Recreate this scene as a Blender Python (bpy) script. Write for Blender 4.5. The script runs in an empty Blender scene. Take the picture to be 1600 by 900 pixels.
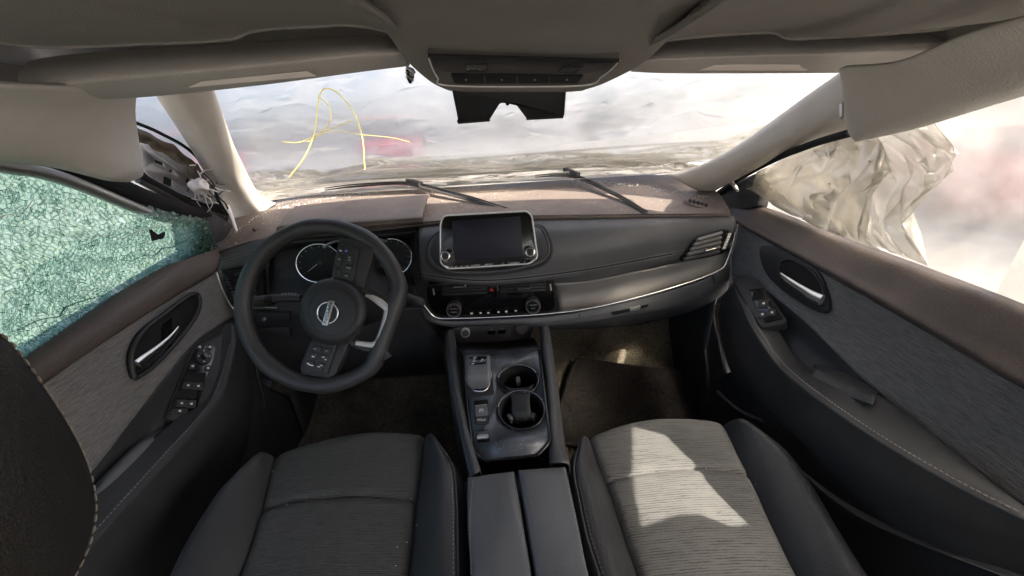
import bpy, bmesh, math, random
from mathutils import Vector as V, Matrix, noise
from mathutils.bvhtree import BVHTree
from mathutils.geometry import tessellate_polygon, delaunay_2d_cdt
random.seed(7)
sc = bpy.context.scene
COL = sc.collection
R = math.radians

# ------------------------------------------------------------------ camera, sky, sun, exposure
EYE = V((.07, 0, 1.10)); PITCH = R(25.8); ROLL = R(3.0); FPX = 603.0     # ultra-wide phone lens held between the seats
cam = bpy.data.cameras.new('camera'); camo = bpy.data.objects.new('camera', cam); COL.objects.link(camo)
cam.sensor_width = 36; cam.lens = FPX / 1600 * 36; cam.clip_start = .02; cam.clip_end = 500
cr, sr, cp, sp = math.cos(ROLL), math.sin(ROLL), math.cos(PITCH), math.sin(PITCH)
RIGHT = V((cr, -sp * sr, -cp * sr)); DOWN = V((-sr, -sp * cr, -cp * cr)); FWD = V((0, cp, -sp))
m = Matrix((RIGHT, -DOWN, -FWD)).transposed().to_4x4(); m.translation = EYE; camo.matrix_world = m
sc.camera = camo
SUN = V((.79, -.55, 1.0)).normalized()                                   # towards the sun: passenger side, a little behind
w = bpy.data.worlds.new('World'); sc.world = w; w.use_nodes = True
nt = w.node_tree; bg = nt.nodes['Background']; sky = nt.nodes.new('ShaderNodeTexSky'); sky.sky_type = 'NISHITA'
sky.sun_disc = False; sky.sun_elevation = math.asin(SUN.z); sky.sun_rotation = math.atan2(SUN.x, SUN.y)
sky.dust_density = 5.0; sky.air_density = .7; sky.ozone_density = .6
nt.links.new(sky.outputs[0], bg.inputs[0]); bg.inputs[1].default_value = .15
sl = bpy.data.lights.new('sun', 'SUN'); sl.energy = 3.6; sl.angle = R(.5); sl.color = (1, .92, .78)
so = bpy.data.objects.new('sun', sl); COL.objects.link(so); so.rotation_euler = SUN.to_track_quat('Z', 'Y').to_euler()
so.location = (3, -2, 5)
vs = sc.view_settings; vs.view_transform = 'Standard'; vs.look = 'None'; vs.gamma = 1; vs.use_curve_mapping = False
vs.exposure = 2.05
cy = sc.cycles; cy.max_bounces = 8; cy.diffuse_bounces = 4; cy.transparent_max_bounces = 16; cy.transmission_bounces = 8
cy.use_denoising = True; cy.use_adaptive_sampling = True; cy.adaptive_threshold = .025

# ------------------------------------------------------------------ measuring helpers (photo ruler: 1600 x 900)
def ray(px, py): return FWD + RIGHT * ((px - 800) / FPX) + DOWN * ((py - 450) / FPX)
def G(px, py, Y): d = ray(px, py); return EYE + d * ((Y - EYE.y) / d.y)
def GX(px, py, X): d = ray(px, py); return EYE + d * ((X - EYE.x) / d.x)
def GZ(px, py, Z): d = ray(px, py); return EYE + d * ((Z - EYE.z) / d.z)
class PL:
    def __init__(s, a, b, c):
        s.o = a; s.n = (b - a).cross(c - a).normalized()
        if s.n.dot(EYE - a) < 0: s.n = -s.n
        s.ux = (b - a).normalized(); s.uy = s.n.cross(s.ux)
    def p(s, px, py, h=0):
        d = ray(px, py); o = s.o + s.n * h
        return EYE + d * ((o - EYE).dot(s.n) / d.dot(s.n))
    def l(s, pts, h=0): return [s.p(x, y, h) for x, y in pts]
def cr1(a, b, c, d, t):
    return .5 * ((2 * b) + (c - a) * t + (2 * a - 5 * b + 4 * c - d) * t * t + (3 * b - a - 3 * c + d) * t ** 3)
def crv(P, n, closed=False):
    k = len(P); out = []
    if k == 1: return [P[0].copy() for _ in range(n)]
    m_ = k if closed else k - 1
    for i in range(n):
        f = i / (n if closed else n - 1) * m_; j = min(int(f), m_ - 1); t = f - j
        if closed: q = [P[(j + o) % k] for o in (-1, 0, 1, 2)]
        else:
            q = [P[j - 1] if j > 0 else 2 * P[0] - P[1], P[j], P[j + 1], P[j + 2] if j + 2 < k else 2 * P[-1] - P[-2]]
        out.append(cr1(*q, t))
    return out
def c2(pts, n, closed=True): return [(v.x, v.y) for v in crv([V((a, b, 0)) for a, b in pts], n, closed)]
def rnd(pts, r, n=4):
    out = []; k = len(pts)
    for i in range(k):
        p0, p, p1 = V(pts[i - 1]), V(pts[i]), V(pts[(i + 1) % k])
        a = (p0 - p); b = (p1 - p); rr = min(r, a.length * .45, b.length * .45)
        a = p + a.normalized() * rr; b = p + b.normalized() * rr
        for j in range(n + 1):
            t = j / n; q = a * (1 - t) ** 2 + p * 2 * t * (1 - t) + b * t * t; out.append((q.x, q.y))
    return out
def ell(cx, cy_, rx, ry, n=28, a0=0, a1=360, rot=0):
    o = []
    for i in range(n):
        a = R(a0 + (a1 - a0) * i / (n if a1 - a0 == 360 else n - 1)); x, y = rx * math.cos(a), ry * math.sin(a)
        o.append((cx + x * math.cos(R(rot)) - y * math.sin(R(rot)), cy_ + x * math.sin(R(rot)) + y * math.cos(R(rot))))
    return o

# ------------------------------------------------------------------ materials
MATS = {}
def N(t, k, **kw):
    n = t.nodes.new(k)
    for a, b in kw.items():
        if a.startswith('i_'): n.inputs[a[2:].replace('_', ' ')].default_value = b
        else: setattr(n, a, b)
    return n
def mat(name, col, rough=.5, metal=0, var=.15, vscale=9, bump=0, bscale=500, spec=.5, dust=0, dcol=(.42, .38, .34), coat=0, rvar=.12, stretch=None, sheen=0):
    if name in MATS: return MATS[name]
    M = bpy.data.materials.new(name); M.use_nodes = True; t = M.node_tree; L = t.links.new; b = t.nodes['Principled BSDF']
    b.inputs['Metallic'].default_value = metal; b.inputs['Specular IOR Level'].default_value = spec
    b.inputs['Coat Weight'].default_value = coat; b.inputs['Sheen Weight'].default_value = sheen
    tc = N(t, 'ShaderNodeTexCoord'); mp = N(t, 'ShaderNodeMapping')
    if stretch: mp.inputs['Scale'].default_value = stretch
    L(tc.outputs['Object'], mp.inputs[0]); O = mp.outputs[0]
    n1 = N(t, 'ShaderNodeTexNoise', i_Scale=vscale, i_Detail=6, i_Roughness=.6); L(O, n1.inputs[0])
    mr = N(t, 'ShaderNodeMapRange'); mr.inputs[1].default_value = .3; mr.inputs[2].default_value = .7
    mr.inputs[3].default_value = 1 - var; mr.inputs[4].default_value = 1 + var; L(n1.outputs[0], mr.inputs[0])
    mx = N(t, 'ShaderNodeMix', data_type='RGBA', blend_type='MULTIPLY'); mx.inputs[0].default_value = 1
    mx.inputs[6].default_value = (*col, 1); L(mr.outputs[0], mx.inputs[7]); cout = mx.outputs[2]
    rr = N(t, 'ShaderNodeMapRange'); rr.inputs[3].default_value = max(0, rough - rvar); rr.inputs[4].default_value = min(1, rough + rvar)
    n2 = N(t, 'ShaderNodeTexNoise', i_Scale=vscale * 3.3, i_Detail=8, i_Roughness=.7); L(O, n2.inputs[0]); L(n2.outputs[0], rr.inputs[0])
    rout = rr.outputs[0]
    if dust:
        n3 = N(t, 'ShaderNodeTexNoise', i_Scale=5, i_Detail=10, i_Roughness=.75); L(O, n3.inputs[0])
        n4 = N(t, 'ShaderNodeTexNoise', i_Scale=330, i_Detail=2); L(O, n4.inputs[0])
        ad = N(t, 'ShaderNodeMath', operation='MULTIPLY'); L(n3.outputs[0], ad.inputs[0]); L(n4.outputs[0], ad.inputs[1])
        d = N(t, 'ShaderNodeMapRange'); d.inputs[1].default_value = .16; d.inputs[2].default_value = .42; d.inputs[4].default_value = dust; L(ad.outputs[0], d.inputs[0])
        m2 = N(t, 'ShaderNodeMix', data_type='RGBA'); L(d.outputs[0], m2.inputs[0]); L(cout, m2.inputs[6]); m2.inputs[7].default_value = (*dcol, 1); cout = m2.outputs[2]
    L(cout, b.inputs['Base Color']); L(rout, b.inputs['Roughness'])
    if bump:
        n5 = N(t, 'ShaderNodeTexVoronoi', i_Scale=bscale); L(O, n5.inputs[0])
        bp = N(t, 'ShaderNodeBump', i_Strength=bump, i_Distance=.001); L(n5.outputs[0], bp.inputs['Height']); L(bp.outputs[0], b.inputs['Normal'])
    MATS[name] = M; return M
def ribbed(name, c_hi, c_lo, axis, period, warp=.25, rough=.95, breakup=60, fill=.4):
    """woven cloth with broken dark ribs; axis = coordinate across the ribs"""
    M = bpy.data.materials.new(name); M.use_nodes = True; t = M.node_tree; L = t.links.new; b = t.nodes['Principled BSDF']
    b.inputs['Roughness'].default_value = rough; b.inputs['Specular IOR Level'].default_value = .2; b.inputs['Sheen Weight'].default_value = .08
    tc = N(t, 'ShaderNodeTexCoord'); O = tc.outputs['Object']
    wv = N(t, 'ShaderNodeTexWave', wave_type='BANDS', bands_direction=axis, i_Scale=1 / period / 3.1831 , i_Distortion=warp * 8, i_Detail=3, i_Detail_Scale=breakup / 20)
    L(O, wv.inputs[0])
    mp = N(t, 'ShaderNodeMapping'); s = {'X': (1, .18, .18), 'Y': (.1, 1, .3), 'Z': (.3, .1, 1)}[axis]; mp.inputs['Scale'].default_value = s; L(O, mp.inputs[0])
    nz = N(t, 'ShaderNodeTexNoise', i_Scale=1.1 / period, i_Detail=3, i_Roughness=.65); L(mp.outputs[0], nz.inputs[0])
    fi = N(t, 'ShaderNodeTexNoise', i_Scale=900, i_Detail=2); L(O, fi.inputs[0])
    a = N(t, 'ShaderNodeMath', operation='MULTIPLY'); L(wv.outputs[1], a.inputs[0]); a.inputs[1].default_value = .45
    c = N(t, 'ShaderNodeMath', operation='ADD'); L(a.outputs[0], c.inputs[0]); L(nz.outputs[0], c.inputs[1])
    d = N(t, 'ShaderNodeMath', operation='MULTIPLY_ADD'); L(fi.outputs[0], d.inputs[0]); d.inputs[1].default_value = .35; L(c.outputs[0], d.inputs[2])
    rp = N(t, 'ShaderNodeMapRange', interpolation_type='SMOOTHSTEP'); rp.inputs[1].default_value = fill + .12; rp.inputs[2].default_value = fill + .62; L(d.outputs[0], rp.inputs[0])
    mx = N(t, 'ShaderNodeMix', data_type='RGBA'); L(rp.outputs[0], mx.inputs[0]); mx.inputs[6].default_value = (*c_lo, 1); mx.inputs[7].default_value = (*c_hi, 1)
    L(mx.outputs[2], b.inputs['Base Color'])
    bp = N(t, 'ShaderNodeBump', i_Strength=.6, i_Distance=.0012); L(rp.outputs[0], bp.inputs['Height']); L(bp.outputs[0], b.inputs['Normal'])
    return M
def sheet(name, col, clear, gloss=.12, var=.25, scale=5, rough=.15, wr=.5, bs=26, blur=.84, tint=.78, ridge=.4):
    """milky polythene: part see-through, part light-scattering"""
    M = bpy.data.materials.new(name); M.use_nodes = True; t = M.node_tree; L = t.links.new; t.nodes.remove(t.nodes['Principled BSDF']); out = t.nodes['Material Output']
    tc = N(t, 'ShaderNodeTexCoord'); O = tc.outputs['Object']
    nz = N(t, 'ShaderNodeTexNoise', i_Scale=scale, i_Detail=7, i_Roughness=.62, i_Distortion=.6); L(O, nz.inputs[0])
    mr = N(t, 'ShaderNodeMapRange'); mr.inputs[1].default_value = .35; mr.inputs[2].default_value = .65; mr.inputs[3].default_value = min(1, clear + var); mr.inputs[4].default_value = max(0, clear - var); L(nz.outputs[0], mr.inputs[0])
    n2 = N(t, 'ShaderNodeTexNoise', i_Scale=bs, i_Detail=3, i_Distortion=1.2); L(O, n2.inputs[0])
    bp = N(t, 'ShaderNodeBump', i_Strength=wr, i_Distance=.01); L(n2.outputs[0], bp.inputs['Height'])
    mpp = N(t, 'ShaderNodeMapping'); mpp.inputs['Rotation'].default_value = (.5, .9, .35); mpp.inputs['Scale'].default_value = (.22, .8, 2.0); L(O, mpp.inputs[0])
    rg = N(t, 'ShaderNodeTexNoise', noise_type='RIDGED_MULTIFRACTAL', i_Scale=7.5, i_Detail=4, i_Roughness=.45, i_Distortion=.5); L(mpp.outputs[0], rg.inputs[0])
    b2 = N(t, 'ShaderNodeBump', i_Strength=ridge, i_Distance=.015); L(rg.outputs[0], b2.inputs['Height']); L(bp.outputs[0], b2.inputs['Normal']); bp = b2
    rc = N(t, 'ShaderNodeMapRange'); rc.inputs[1].default_value = .75; rc.inputs[2].default_value = 1.25; rc.inputs[3].default_value = 0; rc.inputs[4].default_value = .45 * ridge; L(rg.outputs[0], rc.inputs[0])
    sb_ = N(t, 'ShaderNodeMath', operation='SUBTRACT', use_clamp=True); L(mr.outputs[0], sb_.inputs[0]); L(rc.outputs[0], sb_.inputs[1]); mr = sb_
    tl = N(t, 'ShaderNodeBsdfTranslucent'); tl.inputs[0].default_value = (*col, 1); L(bp.outputs[0], tl.inputs['Normal'])
    df = N(t, 'ShaderNodeBsdfDiffuse'); df.inputs[0].default_value = (*col, 1); L(bp.outputs[0], df.inputs['Normal'])
    m0 = N(t, 'ShaderNodeMixShader'); m0.inputs[0].default_value = .3; L(tl.outputs[0], m0.inputs[1]); L(df.outputs[0], m0.inputs[2])
    tr = N(t, 'ShaderNodeBsdfTransparent'); tr.inputs[0].default_value = (tint, tint * .985, tint * .95, 1)
    rf = N(t, 'ShaderNodeBsdfRefraction', i_Roughness=.42, i_IOR=1.10); rf.inputs[0].default_value = (tint, tint * .98, tint * .93, 1); L(bp.outputs[0], rf.inputs['Normal'])
    mt = N(t, 'ShaderNodeMixShader'); mt.inputs[0].default_value = blur; L(tr.outputs[0], mt.inputs[1]); L(rf.outputs[0], mt.inputs[2])
    m1 = N(t, 'ShaderNodeMixShader'); L(mr.outputs[0], m1.inputs[0]); L(m0.outputs[0], m1.inputs[1]); L(mt.outputs[0], m1.inputs[2])
    gl = N(t, 'ShaderNodeBsdfGlossy', i_Roughness=rough); L(bp.outputs[0], gl.inputs['Normal'])
    m2 = N(t, 'ShaderNodeMixShader'); m2.inputs[0].default_value = gloss; L(m1.outputs[0], m2.inputs[1]); L(gl.outputs[0], m2.inputs[2])
    L(m2.outputs[0], out.inputs[0]); return M

M_head = mat('headliner_cloth_shaded', (.22, .206, .19), .95, bump=.5, bscale=420, var=.06, spec=.2)  # same cloth as linings and visors, darkened for the shade under the roof
M_lin = mat('side_lining_cloth_lit', (.58, .55, .51), .95, bump=.5, bscale=420, var=.06, spec=.2)  # headliner cloth again, lightened for the window light it catches
M_vis = mat('visor_cloth_lit', (.48, .45, .42), .95, bump=.5, bscale=420, var=.06, spec=.2)  # headliner cloth again, lightened for the light reaching the visors
M_roofmetal = mat('painted_steel', (.35, .35, .36), .4)
M_pillar = mat('beige_grained_plastic', (.64, .60, .54), .55, bump=.15, bscale=900, var=.07, dust=.15)
M_brown = mat('brown_dash_skin', (.125, .098, .085), .55, bump=.25, bscale=700, var=.2, dust=.45, dcol=(.33, .28, .25))
M_brownd = mat('brown_door_skin', (.088, .067, .059), .45, bump=.25, bscale=700, var=.15, dust=.1)
M_blk = mat('black_soft_skin', (.088, .090, .094), .42, bump=.25, bscale=800, var=.2, dust=.10, dcol=(.25, .25, .25))
M_blkp = mat('black_moulded_plastic', (.026, .027, .029), .5, bump=.2, bscale=900, var=.2)
M_void = mat('black_trim_foam', (.006, .006, .0065), .9, var=.1)
M_lea = mat('black_leatherette', (.042, .043, .045), .40, bump=.35, bscale=520, var=.2)
M_gloss = mat('gloss_black', (.005, .005, .0055), .2, var=.05, rvar=.06, coat=.3)
M_con = mat('brushed_dark_console', (.105, .118, .135), .34, metal=.25, var=.3, vscale=10, dust=.22, dcol=(.3, .32, .34), stretch=(3, 1, 1))
M_armr = mat('charcoal_armrest_skin', (.12, .126, .135), .48, bump=.3, bscale=800, var=.15, dust=.2, dcol=(.2, .21, .22))
M_chr = mat('satin_chrome', (.82, .82, .80), .22, metal=1, var=.04, rvar=.08)
M_sil = mat('silver_paint', (.55, .55, .54), .35, metal=.8, var=.05)
M_knob = mat('grey_knob_skin', (.15, .152, .155), .42, bump=.2, bscale=900)
M_fork = mat('satin_silver_paint', (.62, .62, .60), .4, metal=.35, var=.04)
M_house = mat('dark_grey_housing', (.10, .095, .088), .5, bump=.15, bscale=900)
M_strip = mat('switch_strip_plastic', (.06, .06, .062), .5, bump=.15, bscale=900)
M_shelf = mat('grey_metallic_trim', (.24, .23, .218), .6, metal=.15, var=.12, dust=.2)
M_disp = mat('dark_display', (.010, .012, .026), .42, var=.2, rvar=.05, spec=.3, dust=.03)
M_white = mat('white_print', (.75, .75, .74), .5)
M_dim = mat('grey_print', (.30, .30, .30), .5)
M_red = mat('red_print', (.5, .03, .02), .5)
M_blue = mat('blue_print', (.06, .18, .5), .5)
M_thr = mat('grey_thread', (.33, .32, .30), .9)
M_carpet = mat('tan_dirty_carpet', (.034, .030, .026), 1, var=.45, vscale=60, bump=1, bscale=350, dust=.6, dcol=(.42, .36, .26), spec=.1)
M_mat = mat('brown_floor_mat', (.030, .026, .024), 1, var=.3, vscale=80, bump=1, bscale=450, spec=.1, dust=.1)
M_rub = mat('wiper_rubber', (.022, .022, .024), .42, var=.2, dust=.12)
M_steel = mat('bare_galvanised_steel', (.42, .42, .43), .45, metal=.6, var=.25, vscale=30, dust=.2)
M_torn = mat('torn_weatherstrip', (.10, .08, .055), .85, var=.5, vscale=40, bump=.6, bscale=200)
M_fray = mat('frayed_white_fibre', (.72, .68, .66), .9)
M_yel = mat('yellow_cord', (.62, .56, .20), .6, var=.15)
M_label = mat('white_warning_label', (.92, .84, .78), .5, var=.06)
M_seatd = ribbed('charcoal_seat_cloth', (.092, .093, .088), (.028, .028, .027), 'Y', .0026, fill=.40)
M_seatp = ribbed('lit_seat_cloth', (.128, .127, .124), (.042, .041, .041), 'Y', .0040, fill=.34)  # passenger side's brighter light is mixed into this seat cloth colour
M_doorf = ribbed('grey_door_cloth', (.245, .24, .235), (.085, .083, .082), 'Z', .0026, fill=.4)
M_film = sheet('polythene_front', (.58, .568, .545), .44, var=.2, wr=.06, bs=18, tint=.52, gloss=.12, rough=.3, ridge=.10)
M_film2 = sheet('polythene_side', (.66, .66, .66), .72, scale=3, var=.14, wr=.25, bs=6, blur=.75, tint=.47, ridge=.06)
M_crump = sheet('crumpled_polythene', (.80, .77, .69), .52, gloss=.14, var=.2, blur=.5, scale=7, rough=.14, wr=.05, bs=20, ridge=.05, tint=.68)
M_film3 = sheet('sun_mask_polythene', (.72, .72, .70), .25, var=.1, blur=.9)  # dense film for the added layer that keeps sun off the seat
M_hem = sheet('folded_polythene', (.96, .945, .90), .46, gloss=.08, var=.25, scale=8, tint=.85, wr=.1, ridge=.1)

# ------------------------------------------------------------------ building helpers
def tagit(o, label=None, cat=None, group=None, kind=None):
    for k, v in (('label', label), ('category', cat), ('group', group), ('kind', kind)):
        if v: o[k] = v
    return o
def thing(name, loc, label, cat, group=None):
    o = bpy.data.objects.new(name, None); o.empty_display_size = .05; o.location = loc; COL.objects.link(o)
    return tagit(o, label, cat, group)
def adopt(o, parent):
    if parent is None: return
    M = Matrix.Identity(4); p = parent
    chain = []
    while p: chain.append(p); p = p.parent
    for q in reversed(chain): M = M @ q.matrix_parent_inverse @ Matrix.LocRotScale(q.location, q.rotation_euler, q.scale)
    o.parent = parent; o.matrix_parent_inverse = M.inverted()
def mk(name, verts, faces, mt, parent=None, sharp=38, smooth=True):
    me = bpy.data.meshes.new(name); me.from_pydata([tuple(v) for v in verts], [], faces); me.update()
    return fin(name, me, mt, parent, sharp, smooth)
def fin(name, me, mt, parent=None, sharp=38, smooth=True):
    if smooth:
        me.polygons.foreach_set('use_smooth', [True] * len(me.polygons))
        me.set_sharp_from_angle(angle=R(sharp))
    else: me.polygons.foreach_set('use_smooth', [False] * len(me.polygons))
    me.materials.append(mt); o = bpy.data.objects.new(name, me); COL.objects.link(o); adopt(o, parent); return o
def frombm(name, bm, mt, parent=None, sharp=38):
    bmesh.ops.recalc_face_normals(bm, faces=bm.faces); me = bpy.data.meshes.new(name); bm.to_mesh(me); bm.free()
    return fin(name, me, mt, parent, sharp)
def grid(rows, nu, nv):
    A = [crv(r, nu) for r in rows]
    cols = [crv([A[j][i] for j in range(len(A))], nv) for i in range(nu)]
    return [[cols[i][j] for i in range(nu)] for j in range(nv)]
def loft(name, rows, mt, parent=None, nu=24, nv=12, thick=.004, disp=None, sharp=60, linear=False, face=True):
    g = ([crv(r, nu) for r in rows] if linear else grid(rows, nu, nv)); nv = len(g)
    if disp: g = [[disp(p, i / (nu - 1), j / (nv - 1)) for i, p in enumerate(r)] for j, r in enumerate(g)]
    vs_ = [p for r in g for p in r]
    fs = [(j * nu + i, j * nu + i + 1, (j + 1) * nu + i + 1, (j + 1) * nu + i) for j in range(nv - 1) for i in range(nu - 1)]
    s = 0
    for f in fs:
        a, b, c = vs_[f[0]], vs_[f[1]], vs_[f[2]]; s += (b - a).cross(c - a).dot(EYE - a)
    if s < 0: fs = [f[::-1] for f in fs]
    o = mk(name, vs_, fs, mt, parent, sharp)
    if thick:
        md = o.modifiers.new('thickness', 'SOLIDIFY'); md.thickness = thick; md.offset = -1
    return o
def tube(name, pts, r, mt, parent=None, seg=8, n=None, closed=False, flat=None):
    P = crv(pts, n, closed) if n else pts; k = len(P); vs_, fs = [], []; nrm = None
    rs = r if isinstance(r, (list, tuple)) else [r] * k
    if len(rs) != k: rs = [rs[min(int(i / (k - 1) * (len(rs) - 1)), len(rs) - 2)] * (1 - (i / (k - 1) * (len(rs) - 1)) % 1 if i < k - 1 else 0) + rs[min(int(i / (k - 1) * (len(rs) - 1)), len(rs) - 2) + 1] * ((i / (k - 1) * (len(rs) - 1)) % 1 if i < k - 1 else 1) for i in range(k)]
    for i in range(k):
        t = (P[(i + 1) % k] - P[i - 1]) if closed else (P[min(i + 1, k - 1)] - P[max(i - 1, 0)])
        t.normalize()
        if nrm is None: nrm = t.orthogonal() if flat is None else flat - t * flat.dot(t)
        nrm = (nrm - t * nrm.dot(t)).normalized(); b = t.cross(nrm)
        for j in range(seg):
            a = 2 * math.pi * j / seg; vs_.append(P[i] + nrm * (math.cos(a) * rs[i] * (.45 if flat is not None else 1)) + b * (math.sin(a) * rs[i]))
    for i in range(k if closed else k - 1):
        for j in range(seg):
            a, b = i * seg, ((i + 1) % k) * seg; fs.append((a + j, a + (j + 1) % seg, b + (j + 1) % seg, b + j))
    if not closed: fs += [tuple(range(seg))[::-1], tuple(range((k - 1) * seg, k * seg))]
    return mk(name, vs_, fs, mt, parent, 50)
def prism(name, pts, n, depth, mt, parent=None, bev=.001):
    """slab whose front face has this outline; rounded front rim"""
    k = len(pts); c = sum(pts, V()) / k; bev = min(bev, depth * .9)
    # two inner rings make the rounded rim
    def ins(d):
        out = []
        for i in range(k):
            e0 = (pts[i] - pts[i - 1]); e1 = (pts[(i + 1) % k] - pts[i]); e0.normalize(); e1.normalize()
            q = n.cross(e0) + n.cross(e1)
            if q.length < 1e-6: q = c - pts[i]
            q.normalize(); sgn = 1 if ARE > 0 else -1
            out.append(pts[i] + q * sgn * d)
        return out
    ARE = sum(((pts[i] - c).cross(pts[(i + 1) % k] - c)).dot(n) for i in range(k))
    rings = [[p - n * depth for p in pts], [p - n * bev for p in pts], [p - n * bev * .3 for p in ins(bev * .3)], ins(bev)]
    vs_ = [p for r_ in rings for p in r_]; fs = []
    for a in range(3):
        for i in range(k): j = (i + 1) % k; fs.append((a * k + i, a * k + j, (a + 1) * k + j, (a + 1) * k + i))
    fs.append(tuple(range(3 * k, 4 * k))); fs.append(tuple(range(k))[::-1])
    if ARE < 0: fs = [f[::-1] for f in fs]
    return mk(name, vs_, fs, mt, parent, 35)
def plate(name, pl, pts, h, depth, mt, parent=None, bev=.001): return prism(name, pl.l(pts, h), pl.n, depth, mt, parent, bev)
def box(name, c, ax, ay, az, mt, parent=None, bev=.0):
    """box from centre and three half-axis vectors"""
    pts = [c + az + ax * sx + ay * sy for sx, sy in ((-1, -1), (1, -1), (1, 1), (-1, 1))]
    return prism(name, pts, az.normalized(), az.length * 2, mt, parent, bev or min(ax.length, ay.length) * .15)
def dashes(name, path, L_, gap, r, mt, parent, up=None):
    """row of sewn stitches along a path, joined into one part"""
    d = [0.]
    for a, b in zip(path, path[1:]): d.append(d[-1] + (b - a).length)
    def at(s):
        for i in range(len(path) - 1):
            if d[i + 1] >= s: t = (s - d[i]) / max(1e-9, d[i + 1] - d[i]); return path[i].lerp(path[i + 1], t)
        return path[-1]
    vs_, fs = [], []; s = 0
    while s + L_ < d[-1]:
        a, b = at(s), at(s + L_); t = (b - a).normalized(); u = (EYE - a).normalized(); w_ = t.cross(u).normalized(); u = w_.cross(t)
        k = len(vs_)
        for q, f in ((a, .5), (a.lerp(b, .25), 1), (a.lerp(b, .75), 1), (b, .5)):
            vs_ += [q + w_ * r * f, q + u * r * f, q - w_ * r * f, q - u * r * f]
        for i in range(3):
            for j in range(4): fs.append((k + i * 4 + j, k + i * 4 + (j + 1) % 4, k + (i + 1) * 4 + (j + 1) % 4, k + (i + 1) * 4 + j))
        fs += [(k + 3, k + 2, k + 1, k), (k + 12, k + 13, k + 14, k + 15)]; s += L_ + gap
    o = mk(name, vs_, fs, mt, parent); o['kind'] = 'stuff'; return o
def text(name, s, pl, px, py, hpx, mt, parent, h=.001, rot=0, thick=.0002, sx=1):
    cu = bpy.data.curves.new(name, 'FONT'); cu.body = s; cu.align_x = 'CENTER'; cu.align_y = 'CENTER'; cu.extrude = thick; cu.resolution_u = 3
    to = bpy.data.objects.new('tmp', cu); COL.objects.link(to)
    me = bpy.data.meshes.new_from_object(to.evaluated_get(bpy.context.evaluated_depsgraph_get())); bpy.data.objects.remove(to)
    o = pl.p(px, py, h); ex = pl.p(px + 10, py, h) - o; ey = pl.p(px, py - 10, h) - o; sc_ = ey.length / 10 * hpx / .7
    ex.normalize(); ey = pl.n.cross(ex); ex2 = ex * math.cos(R(rot)) + ey * math.sin(R(rot)); ey2 = pl.n.cross(ex2)
    for v in me.vertices: v.co = o + ex2 * v.co.x * sc_ * sx + ey2 * v.co.y * sc_ + pl.n * v.co.z
    return fin(name, me, mt, parent, smooth=False)
def facets(name, rows, n, amp, mt, parent=None, seed=1, ani=1.0, push=None, W_=1., H_=1., ang=0., sharp=16, crease=.85):
    """thin film crumpled into many flat triangular facets"""
    r = random.Random(seed); A = [crv(q, 40) for q in rows]; B = [crv([A[j][i] for j in range(len(A))], 24) for i in range(40)]
    def P(u, v):
        x, y = min(max(u, 0), 1) * 39, min(max(v, 0), 1) * 23; i, j = min(int(x), 38), min(int(y), 22); f, g_ = x - i, y - j
        return B[i][j].lerp(B[i + 1][j], f).lerp(B[i][j + 1].lerp(B[i + 1][j + 1], f), g_)
    uv = [(0, 0), (1, 0), (0, 1), (1, 1)]
    for k in range(int(n ** .5) + 4): a = r.random(); uv += [(a, 0), (a, 1), (0, a), (1, a)]
    while len(uv) < n: uv.append((r.random(), r.random()))
    # elongated facets: triangulate in a sheared, stretched copy of the sheet's own coordinates
    ca, sa = math.cos(ang), math.sin(ang)
    res_ = delaunay_2d_cdt([V(((u * W_ * ca + v * H_ * sa) / ani, -u * W_ * sa + v * H_ * ca)).to_2d() for u, v in uv], [], [], 0, 1e-7)
    me_uv = [((p.x * ani * ca - p.y * sa) / W_, (p.x * ani * sa + p.y * ca) / H_) for p in res_[0]]
    d = push or V((0, -1, .4)); vs_ = []
    for u, v in me_uv:
        p = P(u, v); e = min(1, 14 * min(v, 1 - v) + .25); vs_.append(p + d * (r.gauss(0, amp) + amp * 1.6 * fnoise(p, 4, seed)) * e)
    fs = []
    for f in res_[2]:
        a, b, c = (vs_[i] for i in f); fs.append(tuple(f) if (b - a).cross(c - a).dot(EYE - a) > 0 else tuple(f)[::-1])
    o = mk(name, vs_, fs, mt, parent, 180)
    if crease:
        at_ = o.data.attributes.new('crease_edge', 'FLOAT', 'EDGE'); at_.data.foreach_set('value', [crease * r.choice((1, 1, .6, 0)) for _ in o.data.edges])
        sd = o.modifiers.new('folds', 'SUBSURF'); sd.levels = 2; sd.render_levels = 2
    return o
def fnoise(p, s, o=0): return noise.noise(V((p.x * s + o, p.y * s + o * .7, p.z * s - o)))

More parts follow.
